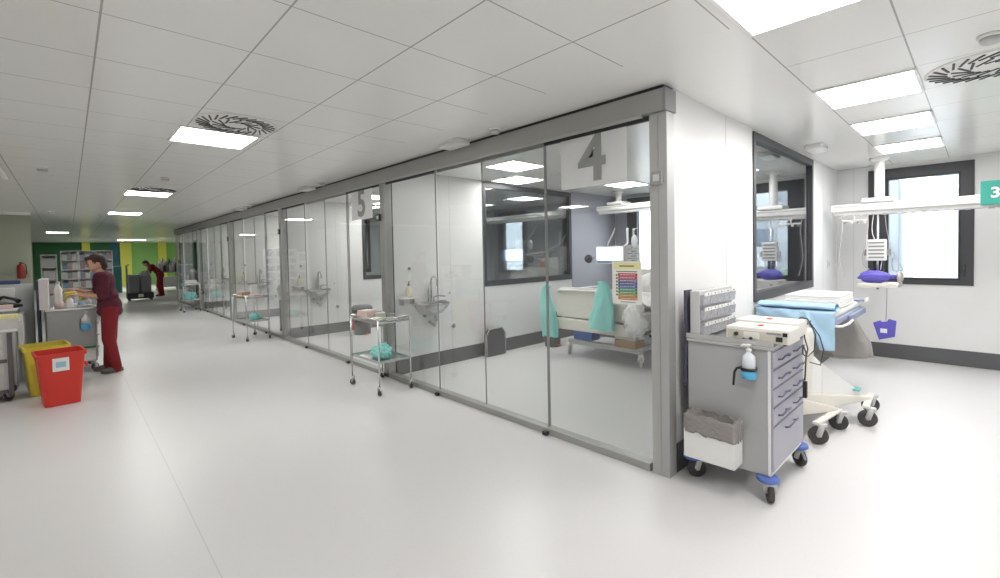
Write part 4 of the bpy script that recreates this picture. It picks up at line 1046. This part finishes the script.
stuff = [(.00, 8.72, 'white_bottle', .035, .15, WPL, 'white bottle on the medication cart top, left front'), (.06, 8.95, 'clear_bottle', .035, .19, mat('bluish_clear_plastic', (.50, .56, .60), .2), 'bluish clear bottle at the back of the medication cart'),
         (-.10, 8.80, 'pink_cup', .04, .09, PINKM, 'pinkish cup on the medication cart'), (.12, 8.78, 'blue_cup', .04, .08, BLUM, 'soft blue cup in the middle of the medication cart'),
         (-.12, 9.02, 'tall_white_bottle', .045, .36, PAPER, 'tall slim white bottle at the back left of the medication cart'), (.18, 9.02, 'grey_jar', .05, .10, LGREY, 'grey jar at the back right of the medication cart')]
for x, y, nm, r_, h, m_, lb in stuff:
    t = thing(nm, lb, 'bottle' if 'bottle' in nm else 'cup' if 'cup' in nm else 'jar', (x, y, .908))
    MB().lathe([(r_*.9, 0), (r_, .006), (r_, h*.7), (r_*.5, h*.85), (r_*.45, h*.9)], seg=16).build('body', m_, t)
    MB().lathe([(r_*.55, h*.9+.0005), (r_*.55, h), (.0001, h)], seg=14).build('cap', LGREY, t)
small_box(.04, 9.10, .908, .18, .16, .20, YELP, 'yellow_carton', 'yellow carton standing at the back of the medication cart', lid=YPAPER)
small_box(.02, 8.84, .908, .14, .10, .05, PAPER, 'paper_packet', 'white packet lying on the medication cart', 'packet', .4, BLUM)
small_box(.15, 8.66, .908, .16, .08, .03, LGREY, 'grey_packet', 'flat grey packet by the hands of the maroon dressed person', 'packet', .1)
# desk trolley at the very left
t = thing('desk_trolley', 'grey office trolley with drawers at the left edge', 'trolley', (-1.36, 7.46, 0))
b = MB(); b.box(0, 0, .12, .86, .55, .78, .01); b.build('body', LGREY, t)
MB().box(-.01, -.02, .7805, .92, .57, .805, .006).build('top', WPL, t)
MB().box(.03, -.008, .60, .80, -.0005, .76, .003).box(.03, -.008, .32, .80, -.0005, .585, .003).build('drawer_front', mat('pale_drawer', (.62, .61, .58), .5), t)
MB().box(.835, -.03, .06, .875, -.001, .77, .005).build('dark_leg', mat('dark_post', (.12, .11, .115), .5), t)
MB().box(.0, -.03, .10, .83, -.01, .14, .005).box(.0, -.03, .44, .83, -.01, .48, .005).build('dark_rail', mat('dark_post', (.12, .11, .115), .5), t)
for x, y in ((.05, .05), (.82, .05), (.05, .5), (.82, .5)):
    wm, fm = MB(), MB(); caster(wm, fm, x, y, .05, .03, .5, .12); f = fm.build('caster', GREYP, t); wm.build('wheel', RUBBER, f)
t = thing('second_desk', 'grey cupboard with white top behind the office trolley at the left', 'cupboard', (-1.30, 8.25, .0015))
MB().box(0, 0, 0, .80, .7, .95, .01).build('body', CARTG, t); MB().box(-.02, -.02, .9505, .82, .72, .975, .005).build('top', WPL, t)
MB().box(.805, .1, .45, .86, .6, .90, .01).build('side_bin', WPL, t)
def stack(x, y, z, n, sx, sy, m_, label, nm='paper_stack', th=.012):
    b = MB()
    for i in range(n):
        j = .008; b.box(-sx/2+random.uniform(-j, j), -sy/2+random.uniform(-j, j), i*th, sx/2+random.uniform(-j, j), sy/2+random.uniform(-j, j), (i+1)*th-.001)
    o = b.build(nm, m_); o.location = (x, y, z); return tag(o, label, 'papers')
stack(-.64, 7.68, .8065, 9, .42, .32, mat('off_white_paper', (.70, .66, .64), .8), 'thick stack of off white papers on the office trolley')
stack(-.60, 7.70, .9165, 3, .30, .26, YPAPER, 'yellow papers lying on the thick paper stack at the left', 'yellow_papers')
t = thing('desk_phone', 'dark desk phone on the cupboard at the left', 'phone', (-.60, 8.55, .9765), -.3)
b = MB(); b.prism([(-.13, 0), (.13, 0), (.13, .03), (-.13, .09)], 'y', -.10, .10, .008); b.build('phone_base', BLACK, t)
MB().tube([(-.09, .06, .11), (-.04, .07, .135), (.06, .07, .10), (.11, .06, .07)], [.03, .018, .018, .03], 10).build('handset', BLACK, t)
MB().box(-.05, -.08, .065, -.01, .0, .08).build('display', GREYP, t)
t = thing('file_rack', 'pale upright file boxes on the cupboard at the left edge', 'files', (-1.12, 8.45, .9765))
MB().box(0, 0, 0, .28, .3, .27, .006).build('box_body', mat('beige_file', (.60, .57, .48), .6), t); MB().box(-.01, -.01, .2705, .29, .31, .30, .006).build('dark_lid', BLACK, t)
t = thing('air_grille', 'pale ceiling grille panel at the left edge of the photo', 'grille', (-.80, 8.1, CZ-.0005))
MB().box(-.45, -.5, -.02, .28, .5, 0, .005).build('panel', WPL, t); q_ = MB()
for i in range(8): q_.box(-.40, -.44+i*.115, -.026, .23, -.40+i*.115, -.0205)
q_.build('louvre', LGREY, t)
t = thing('wall_organiser', 'low white partition with blue items behind the desk phone', 'partition', (-1.1, 8.99, .0015))
MB().box(0, 0, 0, .74, .04, 1.26, .005).build('panel', mat('white_partition', (.70, .72, .72), .5), t); MB().box(.42, -.02, 1.2605, .62, .06, 1.31, .01).build('blue_top', mat('navy_box', (.05, .07, .2), .5), t)

# ============================================================ PEOPLE
def caps(mb, pts, sx=1, sy=1):
    # chain of tapered limbs with rounded joints: (point, radius)
    for (p, r), (q, s_) in zip(pts, pts[1:]):
        P, Q = Vector(p), Vector(q); n = max(2, int((Q-P).length/(min(r, s_)*.6)))
        mb.tube([P.lerp(Q, i/n) for i in range(n+1)], [r+(s_-r)*i/n for i in range(n+1)], 12)
    for p, r in pts: mb.ell(p, r*.995)
def hand(mb, wrist, d, nrm, curl=.5):
    # palm and five fingers; d = direction of fingers, nrm = palm normal (fingers curl towards it)
    d = Vector(d).normalized(); n_ = Vector(nrm).normalized(); s_ = d.cross(n_).normalized(); w_ = Vector(wrist)
    for a in (-.026, -.009, .009, .026): caps(mb, [(w_+s_*a*.6, .014), (w_+d*.085+s_*a, .0125)])
    for a, L in ((-.029, .060), (-.010, .076), (.010, .080), (.029, .070)):
        p = w_+d*.085+s_*a; q = p+(d*(1-curl*.3)+n_*curl*.5).normalized()*L*.45; r_ = q+(d*(1-curl*.9)+n_*curl).normalized()*L*.55
        caps(mb, [(p, .0095), (q, .0088), (r_, .0075)])
    p = w_+d*.025+s_*.028; q = p+(d*.6+s_*.7+n_*.3).normalized()*.038; caps(mb, [(p, .0125), (q, .0105), (q+(d*.9+s_*.2+n_*.4).normalized()*.032, .0085)])
def remesh(o, vs, it=4):
    md = o.modifiers.new('remesh', 'REMESH'); md.mode = 'VOXEL'; md.voxel_size = vs; md.use_smooth_shade = True
    sm = o.modifiers.new('smooth', 'SMOOTH'); sm.factor = .5; sm.iterations = it
def person(loc, rz, label, P, topm, trm, scale=1.0, shoe=WPL):
    # local frame: faces +Y, left hand side is -X.
    t = thing('person', label, 'person', loc, rz); t.scale = (scale,)*3
    b = MB()
    hip, wst, chest, neck, head = [Vector(v) for v in (P['hip'], P['waist'], P['chest'], P['neck'], P['head'])]
    sh = P['shoulder']; el = P['elbow']; wr = P['wrist']; kn = P['knee']; an = P['ankle']; hj = P['hipj']
    b.ell(hip, .155, .11, .12).ell(wst, .125, .095, .12).ell(chest, .155, .105, .15).ell(chest.lerp(neck, .5), .13, .08, .09)
    caps(b, [(chest, .09), (wst, .095), (hip, .10)]); caps(b, [(chest.lerp(neck, .6), .06), (neck, .05), (head-Vector((0, -.0, .05)), .048)])
    f = Vector(P['face']).normalized(); lt = Vector((0, 0, 1)).cross(f).normalized(); u_ = f.cross(lt)
    rot = Matrix((lt, f, u_)).transposed().to_quaternion()
    b.ell(head, .076, .094, .115, rot=rot); b.ell(head+f*.035-u_*.055, .055, .055, .055, rot=rot)
    b.ell(head+f*.098-u_*.012, .013, .020, .024, rot=rot); b.ell(head+f*.088-u_*.056, .024, .012, .012, rot=rot); b.ell(head+f*.080-u_*.10, .024, .02, .018, rot=rot)
    b.ell(head+f*.084+u_*.026, .05, .014, .012, rot=rot)
    for s_ in (-1, 1): b.ell(head+lt*s_*.077-u_*.01-f*.008, .012, .022, .033, rot=rot)
    for i in (0, 1):
        caps(b, [(sh[i], .052), (el[i], .038), (wr[i], .024)])
        dd = Vector(P['hd'][i]); hand(b, wr[i], dd, P['hn'][i], P.get('curl', .6))
        caps(b, [(hj[i], .085), (kn[i], .055), (an[i], .036)])
        a = Vector(an[i]); fd = Vector(P['foot'][i]).normalized(); b.bm.verts.ensure_lookup_table()
        caps(b, [(a-Vector((0, 0, .04))-fd*.03, .034), (a+fd*.10-Vector((0, 0, .05)), .03)])
    o = b.build('body', SKIN, t); remesh(o, .0065, 2)
    # tunic
    b = MB(); e = .016
    b.ell(hip+Vector((0, 0, .02)), .165+e, .125+e, .15).ell(wst, .13+e*1.5, .105+e*1.3, .13).ell(chest, .158+e, .112+e, .155)
    b.ell(chest.lerp(neck, .5), .135+e, .085+e, .085); caps(b, [(chest, .11), (wst, .115), (hip, .13)]); b.ell(hip-Vector((0, 0, .06)), .17+e, .13+e, .10)
    for i in (0, 1): caps(b, [(chest.lerp(Vector(sh[i]), .6), .075), (sh[i], .062+e*.4), (Vector(sh[i]).lerp(Vector(el[i]), .92), .052+e)])
    o = b.build('tunic', topm, t); remesh(o, .011, 3)
    MB().box(-.05, .0, -.06, .05, .012, .05, .004).build('chest_pocket', topm, t).location = chest+Vector((-.06, .112, 0))
    # trousers
    b = MB()
    for i in (0, 1): caps(b, [(hj[i], .105), (kn[i], .078), (Vector(an[i])+Vector((0, 0, .01)), .062), (Vector(an[i])-Vector((0, 0, .035)), .062)])
    b.ell(hip-Vector((0, 0, .05)), .165, .125, .11)
    o = b.build('trousers', trm, t); remesh(o, .011, 3)
    # shoes
    for i in (0, 1):
        a = Vector(an[i]); fd = Vector(P['foot'][i]).normalized(); b = MB(); q = Matrix.Rotation(math.atan2(-fd.x, fd.y), 3, 'Z').to_quaternion()
        c = Vector((a.x, a.y, 0))+fd*.045; b.ell(c+Vector((0, 0, .040)), .047, .125, .045, rot=q); b.ell(c+Vector((0, 0, .015)), .046, .13, .02, rot=q)
        for v in b.bm.verts:
            if v.co.z < .003: v.co.z = .003
        b.build('shoe', shoe, t)
    # hair
    b = MB(); b.ell(head-f*.022+u_*.028, .088, .098, .105, rot=rot, nz=.10, ns=4); b.ell(head-f*.06-u_*.04, .075, .05, .085, rot=rot, nz=.1, ns=4); b.ell(head+f*.055+u_*.085, .06, .045, .03, rot=rot)
    b.build('hair', HAIR, t)
    for s_ in (-1, 1):
        MB().ell(head+f*.086+lt*s_*.030+u_*.006, .011, .007, .006, rot=rot).build('eye', BLACK, t)
        MB().ell(head+f*.090+lt*s_*.030+u_*.026, .018, .006, .004, rot=rot).build('eyebrow', HAIR, t)
    MB().ell(head+f*.099-u_*.058, .020, .005, .006, rot=rot).build('lips', mat('lip', (.50, .20, .17), .5), t)
    return t
# standing person: faces the cart (world -X); local +Y -> world -X means a quarter turn left
P1 = dict(hip=(0, 0, .92), waist=(0, .02, 1.08), chest=(0, .05, 1.28), neck=(0, .085, 1.42), head=(0, .125, 1.545), face=(-.10, 1, -.28),
          shoulder=[(-.165, .06, 1.35), (.165, .06, 1.35)], elbow=[(-.20, .08, 1.08), (.19, .12, 1.10)], wrist=[(-.16, .31, 1.12), (.10, .33, 1.18)],
          hd=[(.05, 1, .02), (-.1, 1, .15)], hn=[(0, 0, -1), (0, 0, -1)], hipj=[(-.09, 0, .88), (.09, 0, .88)], knee=[(-.10, .03, .48), (.10, -.0, .48)],
          ankle=[(-.11, -.04, .085), (.11, .03, .085)], foot=[(-.15, 1, 0), (.15, 1, 0)])
person((.40, 8.40, 0), PI/2, 'person in maroon tunic and red trousers standing at the medication cart, hands forward', P1, MAROON, REDT, .985, mat('dark_shoe', (.12, .10, .10), .5))
P2 = dict(hip=(0, -.04, .92), waist=(0, .06, 1.07), chest=(0, .22, 1.22), neck=(0, .34, 1.32), head=(0, .43, 1.40), face=(0, .8, -.6),
          shoulder=[(-.165, .26, 1.27), (.165, .26, 1.27)], elbow=[(-.20, .34, 1.00), (.20, .34, 1.00)], wrist=[(-.15, .52, .90), (.15, .52, .90)],
          hd=[(0, .8, -.4), (0, .8, -.4)], hn=[(0, 0, -1), (0, 0, -1)], hipj=[(-.09, -.04, .88), (.09, -.04, .88)], knee=[(-.10, .02, .48), (.10, -.05, .48)],
          ankle=[(-.11, -.03, .085), (.11, -.10, .085)], foot=[(0, 1, 0), (0, 1, 0)])
person((2.80, 24.2, 0), PI/2-.2, 'distant person in dark red leaning forward over the grey waste trolley', P2, REDT, REDT, 1.0, BLACK)

# ============================================================ MORE OF ROOM ONE (seen through the interior window and past the poster)
t = thing('side_table', 'white side table under the interior window, inside the first glass room', 'table', (4.75, 1.60, 0))
b = MB(); b.box(0, 0, .98, 1.75, .45, 1.01, .005); b.build('table_top', WPL, t)
for x, y in ((.03, .03), (1.72, .03), (.03, .42), (1.72, .42)): MB().cyl((x, y, .001), (x, y, .9795), .018, seg=10).build('leg', STEEL, t)
b = MB()
for i in range(9): b.ell((.12+i*.19, .20+random.uniform(-.04, .04), .07), .14, .12, .075+random.uniform(-.02, .03), nz=.5, ns=3, seed=i*5)
for v in b.bm.verts:
    if v.co.z < .002: v.co.z = .002
o = b.build('plastic_bundle', mat('lilac_crumpled_plastic', (.58, .57, .68), .25, bump=.5, bscale=30)); o.location = (4.82, 1.62, 1.0105)
tag(o, 'crumpled lilac plastic wrapping on the sill side table behind the bay interior window', 'wrapping')
t = thing('bed_pillow', 'white pillow at the raised head of the cream bed', 'pillow', (7.05, 3.66, .80))
MB().ell((0, 0, .18), .10, .40, .22, nz=.08, ns=2, rot=Matrix.Rotation(.35, 3, 'Y').to_quaternion()).build('pillow_body', LINEN, t)
cable([(6.95, 4.38, 1.3), (6.6, 4.30, 1.45), (6.35, 3.9, 1.2), (6.2, 3.7, .92)], .010, LGREY, 'ventilator_hose', 'pale hose curving down to the cream bed from the pump tower')
cable([(7.2, 3.9, 2.1), (7.0, 3.8, 1.8), (6.7, 3.6, 1.5), (6.5, 3.5, 1.0)], .007, LGREY, 'ventilator_hose', 'thin pale hose hanging from the beam over the cream bed')

small_box(-.60, 8.84, .9765, .14, .16, .24, WPL, 'white_carton', 'white carton behind the desk phone on the cupboard at the left')
small_box(-.76, 8.80, .9765, .12, .14, .16, BLUM, 'blue_carton', 'soft blue carton behind the desk phone at the left')
small_box(-.62, 8.32, .9765, .20, .11, .05, PINKM, 'form_tray', 'low pinkish form tray in front of the desk phone', 'tray', .1)
